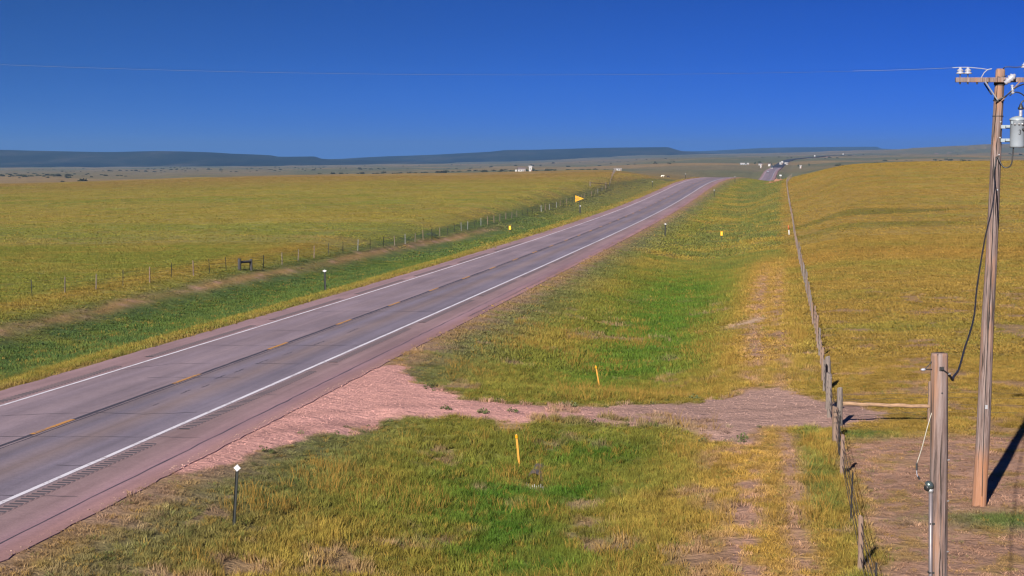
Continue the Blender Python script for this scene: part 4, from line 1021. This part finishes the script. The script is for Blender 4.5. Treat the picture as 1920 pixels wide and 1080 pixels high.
# drying checks (narrow dark splits), staples and an inspection tag on the shafts
M_CHECK = flat_mat('dark_split', (.018, .012, .010), .95, 0, .3, 20)
def checks(parent, axis_at, rad_at, zr, n, seed, wmax):
    rr = np.random.default_rng(seed)
    for k in range(n):
        a = -math.pi/2 + rr.normal(0, .75); z0 = zr[0] + rr.random()*(zr[1] - zr[0]); L_ = .35 + 1.3*rr.random(); mb = MB(); m_ = 9
        w0 = wmax*(.5 + .6*rr.random())
        for i in range(m_):
            z = z0 + L_*i/(m_ - 1); c_ = axis_at(z); r_ = rad_at(z) + .0012; aa = a + .05*math.sin(i*1.3 + k); w = w0*math.sin(math.pi*(i + .25)/(m_ - .5))/r_
            for s_ in (-1, 1): mb.v.append((c_.x + r_*math.cos(aa + s_*w/2), c_.y + r_*math.sin(aa + s_*w/2), c_.z))
        for i in range(m_ - 1): mb.f.append((2*i, 2*i+1, 2*i+3, 2*i+2)); mb.m.append(0)
        mb.build('check', M_CHECK, parent)
checks(up, lambda z: along(z) + Vector((.012*math.sin(z*1.3), .01*math.cos(z*1.1), 0)), lambda z: .178 - .0062*(z + .6), (0., 8.6), 22, 5, .028)
mb = MB(); p = along(1.9); mb.box(p + Vector((.01, -.168, 0)), (.07, .006, .10), bev=.003); mb.build('inspection_tag', M_STEEL, up)

# transformer can
TR = thing('transformer', 'pale grey pole-mounted transformer can with a black bushing cap', 'transformer', (12.14, 40.44, 8.22))
mb = MB(); mb.lathe((0, 0, 0), [(.155, 0), (.17, .015), (.172, .05), (.172, .62), (.178, .625), (.178, .65)], 28); tank = mb.build('tank', M_TANK, TR, True)
mb = MB(); mb.lathe((0, 0, 0), [(.19, .65), (.196, .665), (.185, .69), (.12, .73), (.05, .75), (.02, .755)], 28); mb.build('lid', M_BAR, TR, True)
mb = MB(); prof = [(.03, .74)]
for k in range(5): prof += [(.036, .75 + .03*k), (.05, .76 + .03*k), (.036, .772 + .03*k)]
mb.lathe((.07, 0, 0), prof, 12); mb.build('bushing', M_PORC, TR, True)
mb = MB(); mb.lathe((.072, 0, 0), [(.05, .905), (.072, .915), (.07, .95), (.045, .985), (.035, 1.03), (.018, 1.05)], 14); mb.build('bushing_cap', M_BLACK, TR, True)
for k, (a, z) in enumerate(((-.6, .56), (-.1, .56), (.35, .56))):
    mb = MB(); ax = Vector((math.sin(a), -math.cos(a), 0)); mb.lathe(ax*.165 + Vector((0, 0, z)), [(.028, 0), (.028, .03), (.016, .035), (.016, .05)], 10, axis=ax); mb.build('terminal', M_STEEL, TR, True)
mb = MB(); mb.lathe((.085, -.148, .43), [(.03, 0), (.034, .03), (.02, .045)], 12, axis=(.5, -.85, 0)); mb.build('breaker_handle', M_BLACK, TR, True)
for z in (.50, .175):
    mb = MB(); mb.box((.10, .19, z), (.88, .05, .085), bev=.008); mb.build('mounting_bar', M_BAR, TR)
    mb = MB(); mb.box((-.20, .12, z), (.10, .10, .05), bev=.006); mb.build('hanger', M_BAR, TR)
me = text_mesh('3', .17, .002); me.materials.append(M_BLACK); to = link('number', me, tank); to.rotation_euler = (math.pi/2, 0, 0); to.location = (.01, -.176, .36)
lug = MB()
for a in (-1.1, 1.0): lug.box((.175*math.sin(a), -.175*math.cos(a), .60), (.04, .03, .07))
lug.build('lifting_lugs', M_BAR, TR)

# overhead line to the left
line = []
for x in np.linspace(10.79, -42, 60): line.append((x, 40.63 + .002*(10.79 - x), 9.965 + .00150*(x - .5)**2))
line[0] = (10.79, 40.63, 10.14)
mb = MB(); mb.tube(line, .0030, 5, caps=False); tag(mb.build('overhead_wire', M_LINE), 'thin pale overhead wire sagging across the sky to the power pole', 'wire')
mb = MB(); mb.tube([(10.6, 40.63, 10.135), (10.79, 40.63, 10.145), (10.97, 40.63, 10.145), (11.3, 40.66, 10.12), (11.5, 40.7, 10.09)], .011, 5); tag(mb.build('tie_wire', M_PORC), 'short bright wire tied over the two left insulators of the crossarm', 'wire')

cablep([(8.2, 40.635, 10.058), (9.4, 40.633, 10.088), (10.62, 40.63, 10.136)], .0040, flat_mat('pale_wire_metal', (.085, .10, .14), .5, 0, .1, 10), None, 'bright_wire_stretch'); tag(bpy.data.objects['bright_wire_stretch'], 'brighter stretch of the overhead wire just left of the crossarm', 'wire')  # brighter stretch of wire, put into the colour of an added thicker tube
# twisted service cable between the poles
pth = np.array([(12.05, 40.42, 8.22), (12.03, 40.42, 7.95), (11.97, 40.45, 7.76), (11.88, 40.5, 7.74), (11.78, 40.55, 7.86), (11.72, 40.6, 8.02)])
cablep(pth, .017, M_BLACK, None, 'transformer_lead'); tag(bpy.data.objects['transformer_lead'], 'black lead looping from the transformer bottom back to the power pole', 'cable')
drop = np.array([(11.70, 40.60, 8.0), (11.66, 40.58, 7.75), (11.50, 40.0, 7.35), (10.15, 36, 6.15), (9.1, 32.7, 5.45), (8.3, 30, 5.08), (7.35, 27, 4.93), (6.45, 24, 4.94), (5.8, 21.9, 5.06), (5.45, 20.6, 5.22), (5.33, 20.15, 5.27), (5.24, 20.0, 5.36)])
sd = np.concatenate([[0], np.cumsum(np.linalg.norm(np.diff(drop, axis=0), axis=1))]); q = np.linspace(0, sd[-1], 420)
P_ = np.stack([pchip(sd, drop[:, k], q) for k in range(3)], 1)
mb = MB()
for ph in (0, 2.09, 4.19):
    mb.tube([Vector((p[0] + .011*math.cos(s_*11 + ph), p[1], p[2] + .011*math.sin(s_*11 + ph))) for p, s_ in zip(P_, q)], .0075, 5)
tag(mb.build('service_cable', M_BLACK, None, True), 'twisted black service cable hanging between the two wooden poles', 'cable')

# ------------------------------------------------------------------ service pole in front
sx, sy = 5.215, 20.0; sz = gz(sx, sy)
sp = thing('service_pole', 'short thick wooden pole in front with a grey conduit up its left side', 'service pole', (sx, sy, sz))
mb = MB(); zs = [-.8, 0, 1.5, 3, 4.2, 5.2, 5.58 - sz, 5.61 - sz]; 
mb.tube([(-.014*max(0, z), 0, z) for z in zs], [.114, .114, .112, .109, .106, .103, .101, .094], 20)
spo = mb.build('shaft', M_POLE, sp, True)
checks(sp, lambda z: Vector((-.014*max(0, z), 0, z)), lambda z: float(np.interp(z, zs, [.114, .114, .112, .109, .106, .103, .101, .094])), (2.6, 5.0), 12, 8, .016)
def V(x, y, z): return Vector((x - sx, y, z - sz))
mb = MB(); mb.box(V(5.135, -.095, 5.43), (.055, .016, .055), bev=.004); mb.build('washer_plate', M_TPOSTK, sp)
mb = MB(); mb.tube([V(5.135, -.13, 5.43), V(5.135, -.09, 5.43)], .014, 8); mb.build('bolt', M_BLACK, sp)
mb = MB(); mb.tube([V(5.145, -.105, 5.14), V(5.145, -.085, 5.14)], .010, 8); mb.build('bolt', M_BLACK, sp)
for z in (5.36, 4.32, 3.82, 3.2):
    mb = MB(); mb.tube([V(5.232 + .008*(5 - z), -.05, z), V(5.25 + .008*(5 - z), -.075, z + .01)], .008, 6); mb.build('nail', M_STEEL, sp)
cablep([V(5.06, -.02, 5.53), V(4.985, -.04, 5.46), V(4.95, -.05, 5.42)], .006, M_BLACK, sp, 'bracket_wire'); cablep([V(5.06, -.02, 5.42), V(5.0, -.04, 5.418), V(4.94, -.05, 5.42)], .006, M_BLACK, sp, 'bracket_wire')
mb = MB(); mb.lathe(V(4.925, -.05, 5.417), [(.006, -.03), (.016, -.02), (.018, .0), (.008, .028)], 10, axis=(-1, 0, 0)); mb.build('insulator', M_PORC, sp, True)
cd = MB(); cd.tube([V(5.085, -.06, sz - .2), V(5.06, -.06, 2.9), V(5.043, -.06, 3.93)], .026, 12); cd.build('conduit', flat_mat('grey_conduit', (.14, .12, .13), .5, .5, .2, 10), sp, True)
mb = MB(); mb.tube([V(5.075, -.055, 2.5), V(5.068, -.055, 3.9)], .008, 6); mb.build('ground_wire', M_TPOSTK, sp)
for z in (3.55, 2.95):
    mb = MB(); mb.box(V(5.07, -.05, z), (.075, .07, .022)); mb.build('conduit_strap', M_TPOSTK, sp)
mb = MB(); mb.lathe(V(5.040, -.06, 3.93), [(.034, 0), (.036, .03), (.03, .05)], 12); mb.build('coupling', M_STEEL, sp, True)
mb = MB(); mb.lathe(V(5.022, -.06, 4.015), [(.02, -.05), (.048, -.035), (.055, 0), (.048, .03), (.03, .05), (.008, .058)], 16, axis=(-.55, -.35, .75)); mb.build('weatherhead', flat_mat('cast_weatherhead', (.10, .13, .13), .3, .7, .3, 20), sp, True)
mb = MB(); mb.lathe(V(4.985, -.082, 3.985), [(.036, -.012), (.04, 0), (.032, .012)], 14, axis=(-.8, -.5, -.2)); mb.build('weatherhead_hood', M_BLACK, sp, True)
cablep([V(5.058, -.02, 4.93), V(4.99, -.05, 4.72), V(4.92, -.06, 4.45), V(4.868, -.06, 4.28)], .006, flat_mat('grey_neutral', (.28, .26, .22), .6, .3, .2, 20), sp, 'drip_loop')
mb = MB(); mb.tube([V(4.866, -.06, 4.285), V(4.868, -.06, 4.20)], .0125, 8); mb.build('splice', M_BLACK, sp)
cablep([V(4.868, -.06, 4.21), V(4.875, -.06, 4.14), V(4.893, -.06, 4.10)], .006, M_PORC, sp, 'drip_loop')
mb = MB(); mb.tube([V(4.885, -.06, 4.125), V(4.905, -.06, 4.09)], .012, 8); mb.build('splice', M_BLACK, sp)
cablep([V(4.9, -.06, 4.095), V(4.93, -.07, 4.07), V(4.96, -.075, 4.04), V(4.985, -.08, 4.0)], .006, M_POST, sp, 'drip_loop')
cablep([V(5.232, -.03, 5.36), V(5.18, -.1, 5.40), V(5.135, -.11, 5.43)], .008, M_BLACK, sp, 'dead_end')

# ------------------------------------------------------------------ cattle beyond the crest on the left
def cow(x, y, rz, mat, label, face):
    r = thing('cow', label, 'cow', (x, y, gz(x, y)), rz, 'cattle beyond the crest')
    me = bpy.data.meshes.new('body')
    vs = [(0,0,1.05),(.45,0,1.08),(.8,0,1.1),(1.1,0,1.25),(1.32,0,1.18),(1.52,0,1.0),(-.5,0,1.08),(-.75,0,1.1),
          (.72,.2,.72),(.74,.2,.36),(.74,.2,.03),(.72,-.2,.72),(.7,-.2,.36),(.7,-.2,.03),(-.72,.2,.75),(-.8,.2,.38),(-.74,.2,.03),(-.72,-.2,.75),(-.84,-.2,.38),(-.8,-.2,.03),(-.9,0,.85),(-.92,0,.4)]
    es = [(0,1),(1,2),(2,3),(3,4),(4,5),(0,6),(6,7),(2,8),(8,9),(9,10),(2,11),(11,12),(12,13),(7,14),(14,15),(15,16),(7,17),(17,18),(18,19),(7,20),(20,21)]
    rad = [(.36,.42),(.35,.42),(.30,.38),(.19,.26),(.15,.17),(.09,.10),(.35,.40),(.29,.33),(.12,.14),(.065,.07),(.06,.06),(.12,.14),(.065,.07),(.06,.06),(.15,.18),(.07,.08),(.06,.06),(.15,.18),(.07,.08),(.06,.06),(.03,.03),(.03,.03)]
    me.from_pydata(vs, es, []); o = link('body', me, r); sk = o.modifiers.new('skin', 'SKIN'); o.modifiers.new('smooth', 'SUBSURF').levels = 1; o.modifiers[1].render_levels = 1
    for v, q in zip(me.skin_vertices[0].data, rad): v.radius = q
    me.skin_vertices[0].data[0].use_root = True; me.materials.append(mat)
    for s in (-1, 1):
        b = MB(); b.lathe((1.28, s*.17, 1.27), [(.02, 0), (.06, .06), (.03, .14)], 8, axis=(-.2, s, .1)); b.build('ear', mat, r, True)
cow(81.0, 905, .5, M_HIDE1, 'pale cow standing just left of the road crest, in front of the dark one', 1)
cow(84.9, 912, 2.2, M_HIDE2, 'dark cow just right of the pale cow by the road crest', 0)
# bush by the left fence
def bush(x, y, s, label):
    r = thing('bush', label, 'bush', (x, y, gz(x, y))); rr = np.random.default_rng(12); mb = MB()
    for k in range(260):
        p = rr.normal(0, 1, 3); p /= np.linalg.norm(p); p *= (.5 + .5*rr.random())*s; p[2] = abs(p[2])*.8; p[0] *= 1.3
        mb.add(rr.normal(0, .11*s, (3, 3)) + p, [(0, 1, 2)])
    mb.build('foliage', M_LEAF, r)
    mb = MB()
    for k in range(5): mb.tube([(0, 0, -.1), (.2*s*math.cos(k), .2*s*math.sin(k), .3*s)], .03, 5)
    mb.build('stem', M_BARK, r)
bush(-9.73, 200.8, .62, 'small dark bush at the foot of the left-hand fence')
# rust rocks on the eroded bank at the crest
for k, (dx, dy, s) in enumerate(((0, 0, 1.0), (1.3, 3, .8), (-1.1, 5, .6))):
    x, y = 73 + dx, 462 + dy; rr = np.random.default_rng(60 + k); mb = MB()
    prof = [(.2, -.3), (1.0, -.1), (1.1, .2), (.75, .55), (.3, .7)]
    mb.lathe((0, 0, 0), [(a*s, b*s) for a, b in prof], 9); mb.v = [tuple(np.array(v)*(1 + rr.normal(0, .13, 3))) for v in mb.v]
    lab = ('largest rust-coloured boulder of the eroded bank at the crest', 'right-hand rust-coloured boulder of the eroded bank at the crest', 'smallest rust-coloured boulder, at the left of the eroded bank')[k]
    tag(mb.build('boulder', M_ROCK, None, False, (x, y, gz(x, y))), lab, 'rock', 'boulders of the eroded bank')

# ------------------------------------------------------------------ far buildings, trees and traffic
def house(x, y, rz, L, W, Hh, rise, label, wall=M_WALL, roof=M_ROOF, wins=2, name='ranch_house', dz=0.):
    r = thing(name, label, 'building', (x, y, gz(x, y) + dz), rz)
    mb = MB(); mb.box((0, 0, Hh/2 - .5), (L, W, Hh + 1.0))
    mb.add([(-L/2, -W/2, Hh), (-L/2, W/2, Hh), (-L/2, 0, Hh + rise - .05), (L/2, -W/2, Hh), (L/2, W/2, Hh), (L/2, 0, Hh + rise - .05)], [(0, 2, 1), (3, 4, 5)]); mb.build('wall', wall, r)
    mb = MB(); e = .35
    for s in (-1, 1):
        mb.add([(-L/2 - e, s*(W/2 + e), Hh - .1), (L/2 + e, s*(W/2 + e), Hh - .1), (L/2 + e, 0, Hh + rise), (-L/2 - e, 0, Hh + rise),
                (-L/2 - e, s*(W/2 + e), Hh + .04), (L/2 + e, s*(W/2 + e), Hh + .04), (L/2 + e, 0, Hh + rise + .14), (-L/2 - e, 0, Hh + rise + .14)],
               [(0, 1, 2, 3), (4, 5, 6, 7), (0, 1, 5, 4), (1, 2, 6, 5), (0, 3, 7, 4)])
    mb.build('roof', roof, r)
    for k in range(wins):
        wx = -L/2 + L*(k + .7)/(wins + .6); mb = MB(); mb.box((wx, -W/2 - .02, Hh*.58), (1.1, .06, 1.0)); w = mb.build('window', M_WALL, r)
        mb = MB(); mb.box((wx, -W/2 - .055, Hh*.58), (.9, .02, .8)); mb.build('pane', M_GLASS, w)
    mb = MB(); mb.box((L*.38, -W/2 - .02, 1.0), (.95, .06, 2.0)); mb.build('door', M_DOOR, r)
    return r
house(8.5, 1500, .1, 6.5, 5, 2.6, 1.2, 'low white ranch house on the skyline left of centre', dz=1.0)
house(16.4, 1504, .05, 2.6, 4, 4.6, .8, 'tall narrow white shed at the right end of the skyline ranch', roof=M_WALL, wins=1, name='shed', dz=1.0)
r = thing('storage_tank', 'round white tank left of the skyline ranch house', 'tank', (3.7, 1498, gz(3.7, 1498) + 1.0))
mb = MB(); mb.lathe((0, 0, 0), [(.85, -.5), (.95, .1), (.95, 1.9), (.8, 2.15), (.2, 2.35)], 16); mb.build('shell', M_WALL, r, True)
mb = MB(); mb.lathe((0, 0, 0), [(.22, 2.3), (.22, 2.45), (.1, 2.5)], 10); mb.build('hatch', M_STEEL, r, True)
house(94.2, 1500, 0., 6.5, 3.2, 1.9, .25, 'long low white trailer beyond the left hilltop', roof=M_ROOFW, name='trailer', dz=.6)
house(276.5, 2000, 0., 9.6, 5, 2.5, .9, 'long pale barn left of the far stretch of road', wall=M_WALLG, roof=M_ROOFW, wins=3, name='barn', dz=-.4)
house(281.4, 1905, .2, 3.4, 3.5, 2.0, .7, 'small white house among dark trees left of the far road', name='house', wins=1)
house(278.5, 1880, 0., 1.9, 2, 1.6, .5, 'tiny white shed just left of the small white house by the far road', name='shed', wins=0, roof=M_ROOFW)
house(290.2, 1895, -.1, 2.8, 3, 2.6, .5, 'bright white house right beside the far stretch of road', name='house', wins=0, roof=M_ROOF)
house(269.5, 1820, 0., 1.4, 1.4, 1.6, .3, 'lone little white shed below the trees left of the far road', name='shed', wins=0, roof=M_ROOFW)
house(291.8, 1700, 0., 1.6, 1.6, 2.6, .3, 'small white shed on the plain right of the far road', name='shed', wins=0, roof=M_ROOFW)
house(313.5, 1960, .2, 3., 3.2, 2.2, .6, 'pinkish-white cabin at the right edge of the far road', name='cabin', wins=1, roof=M_ROOFW, dz=.5)
house(324., 1985, .5, 3.4, 2.6, 1.8, .4, 'white trailer house farther right of the far road', name='trailer', wins=1, roof=M_ROOFW, dz=.5)
def tree(x, y, h, label, seed):
    rr = np.random.default_rng(seed); r = thing('cottonwood_tree', label, 'tree', (x, y, gz(x, y)), 0, 'trees around the far houses')
    mb = MB(); mb.tube([(0, 0, -.4), (.05*h*.3, 0, h*.25), (.02*h, .02*h, h*.55), (0, 0, h*.85)], [.05*h, .04*h, .028*h, .008*h], 7)
    for k in range(5):
        a = k*1.3; mb.tube([(0, 0, h*(.3 + .08*k)), (.2*h*math.cos(a), .2*h*math.sin(a), h*(.5 + .07*k))], [.018*h, .006*h], 5)
    mb.build('trunk', M_BARK, r)
    mb = MB(); cl = rr.normal(0, 1, (14, 3)); cl /= np.linalg.norm(cl, axis=1)[:, None]; cl = cl*np.array([.3, .3, .28])*h + np.array([0, 0, .62*h])
    for c_ in cl:
        for k in range(26):
            p = c_ + rr.normal(0, .075*h, 3); mb.add(rr.normal(0, .05*h, (3, 3)) + p, [(0, 1, 2)])
    mb.build('crown', M_LEAF, r)
for k, (x, y, h, lab) in enumerate(((277, 1915, 3.6, 'dark tree just left of the small white house'), (283.5, 1925, 4.6, 'tallest dark tree behind the small white house'), (286.5, 1930, 3.4, 'dark tree between the two white houses by the far road'),
        (293.5, 1905, 3.4, 'dark tree right behind the bright white house'), (283, 1830, 2.6, 'low dark tree below the bright white house'), (287, 1835, 2.4, 'low dark tree nearest the far stretch of road'),
        (270, 1940, 2.8, 'leftmost dark tree of the far hamlet'), (2.0, 1515, 2.4, 'dark tree behind the round white tank on the skyline'), (12.5, 1516, 3.9, 'dark tree between the ranch house and the tall shed'),
        (19.2, 1512, 3.0, 'dark tree at the right end of the skyline ranch'), (318, 1800, 3.2, 'green tree right of the far road, nearest the shed'), (312, 1830, 3.0, 'green tree right beside the far road'))):
    tree(x, y, h, lab, 100 + k)
def wheel(parent, x, y, rad):
    mb = MB(); mb.lathe((x, y, rad), [(rad*.6, -.11), (rad, -.09), (rad, .09), (rad*.6, .11)], 12, axis=(0, 1, 0)); w = mb.build('wheel', M_TYRE, parent, True)
    mb = MB(); mb.lathe((x, y, rad), [(rad*.2, -.125), (rad*.58, -.12), (rad*.58, .12), (rad*.2, .125)], 10, axis=(0, 1, 0)); mb.build('rim', M_STEEL, w, True)
def car(y, t, rev, paint, label):
    h = float(road_h(y)); x, yy = road_xy(y, t); x, yy = float(x), float(yy)
    r = thing('car', label, 'car', (x, yy, float(road_z(yy)) + float(lift(yy))), math.pi/2 - h + (math.pi if rev else 0), 'vehicles on the far road')
    mb = MB(); sec = [(-2.2, .35, .80, .80), (-2.1, .30, .95, .86), (-1.0, .28, .98, .90), (.9, .28, .95, .90), (1.9, .30, .82, .84), (2.25, .38, .68, .74)]
    for px, z0, z1, w in sec: mb.v += [(px, -w, z0), (px, w, z0), (px, w, z1 - .1), (px, w*.92, z1), (px, -w*.92, z1), (px, -w, z1 - .1)]
    mb.f += [(k*6+i, k*6+(i+1) % 6, k*6+6+(i+1) % 6, k*6+6+i) for k in range(5) for i in range(6)] + [tuple(range(6)), tuple(range(35, 29, -1))]; mb.m += [0]*32
    b = mb.build('body', paint, r, True)
    mb = MB(); cs = [(-1.9, .93, .93, .82), (-1.2, .93, 1.42, .74), (.2, .93, 1.45, .74), (1.05, .93, .95, .82)]
    for px, z0, z1, w in cs: mb.v += [(px, -.84, z0), (px, .84, z0), (px, w, z1), (px, -w, z1)]
    mb.f += [(k*4+i, k*4+(i+1) % 4, k*4+4+(i+1) % 4, k*4+4+i) for k in range(3) for i in range(4)]; mb.m += [0]*12; mb.build('window', M_GLASS, r)
    mb = MB(); mb.box((-.5, 0, 1.455), (1.5, 1.42, .05), bev=.02); mb.build('roof', paint, r)
    for s in (-1, 1):
        for px in (-1.35, 1.4): wheel(r, px, s*.80, .33)
        mb = MB(); mb.box((2.19, s*.6, .62), (.1, .3, .14)); mb.build('headlight', M_LAMP, r)
def truck(y, t, rev, paint, cab, label, L=7.):
    h = float(road_h(y)); x, yy = road_xy(y, t); x, yy = float(x), float(yy)
    r = thing('box_truck', label, 'truck', (x, yy, float(road_z(yy)) + float(lift(yy))), math.pi/2 - h + (math.pi if rev else 0), 'vehicles on the far road')
    mb = MB(); mb.box((-L/2 + .6, 0, 2.0), (L - 1.4, 2.4, 2.5), bev=.06); mb.build('cargo_box', paint, r)
    mb = MB(); mb.box((1.0, 0, 1.5), (1.9, 2.2, 1.9), bev=.2); c_ = mb.build('cab', cab, r)
    mb = MB(); mb.box((1.94, 0, 1.85), (.05, 1.9, .75), bev=.01); mb.build('windscreen', M_GLASS, c_)
    mb = MB(); mb.box((2.0, 0, .65), (.2, 2.2, .35), bev=.05); mb.build('bumper', M_TRUCKW, r)
    mb = MB(); mb.box((-L/2 + 1.2, 0, .65), (L - .6, .9, .22)); mb.build('chassis', M_TPOSTK, r)
    for s in (-1, 1):
        for px in (1.1, -L + 2.6, -L + 1.5): wheel(r, px, s*1.0, .5)
        mb = MB(); mb.box((1.98, s*.85, .98), (.06, .3, .2)); mb.build('headlight', M_LAMP, r)
car(1390, -1.8, True, M_CARW, 'silver car nearest the crest, coming along the far stretch of road')
truck(1590, -1.8, True, M_CARD, M_CARD, 'dark truck coming along the far road behind the silver car')
truck(1990, 1.8, False, M_TRUCKW, M_TRUCKW, 'white box truck where the far road turns dark')
truck(3250, 1.8, False, M_TRUCKW, M_TRUCKW, 'large white truck on the far bend below the hills', 11.)
truck(3690, 1.8, False, M_TRUCKW, M_TRUCKW, 'farthest white truck, highest on the distant road', 9.)
# white sign by the fence at the crest
x, y = 76.4, 478.; r = thing('roadside_sign', 'small white blank sign at the far end of the right-hand fence', 'sign', (x, y, gz(x, y)))
mb = MB(); mb.box((0, .03, .75), (.08, .05, 2.0)); mb.build('post', M_POSTG, r)
mb = MB(); mb.box((0, 0, 1.5), (.62, .02, .42), bev=.006, mat=Matrix.Rotation(.12, 3, 'Y')); mb.build('panel', M_REFL, r)
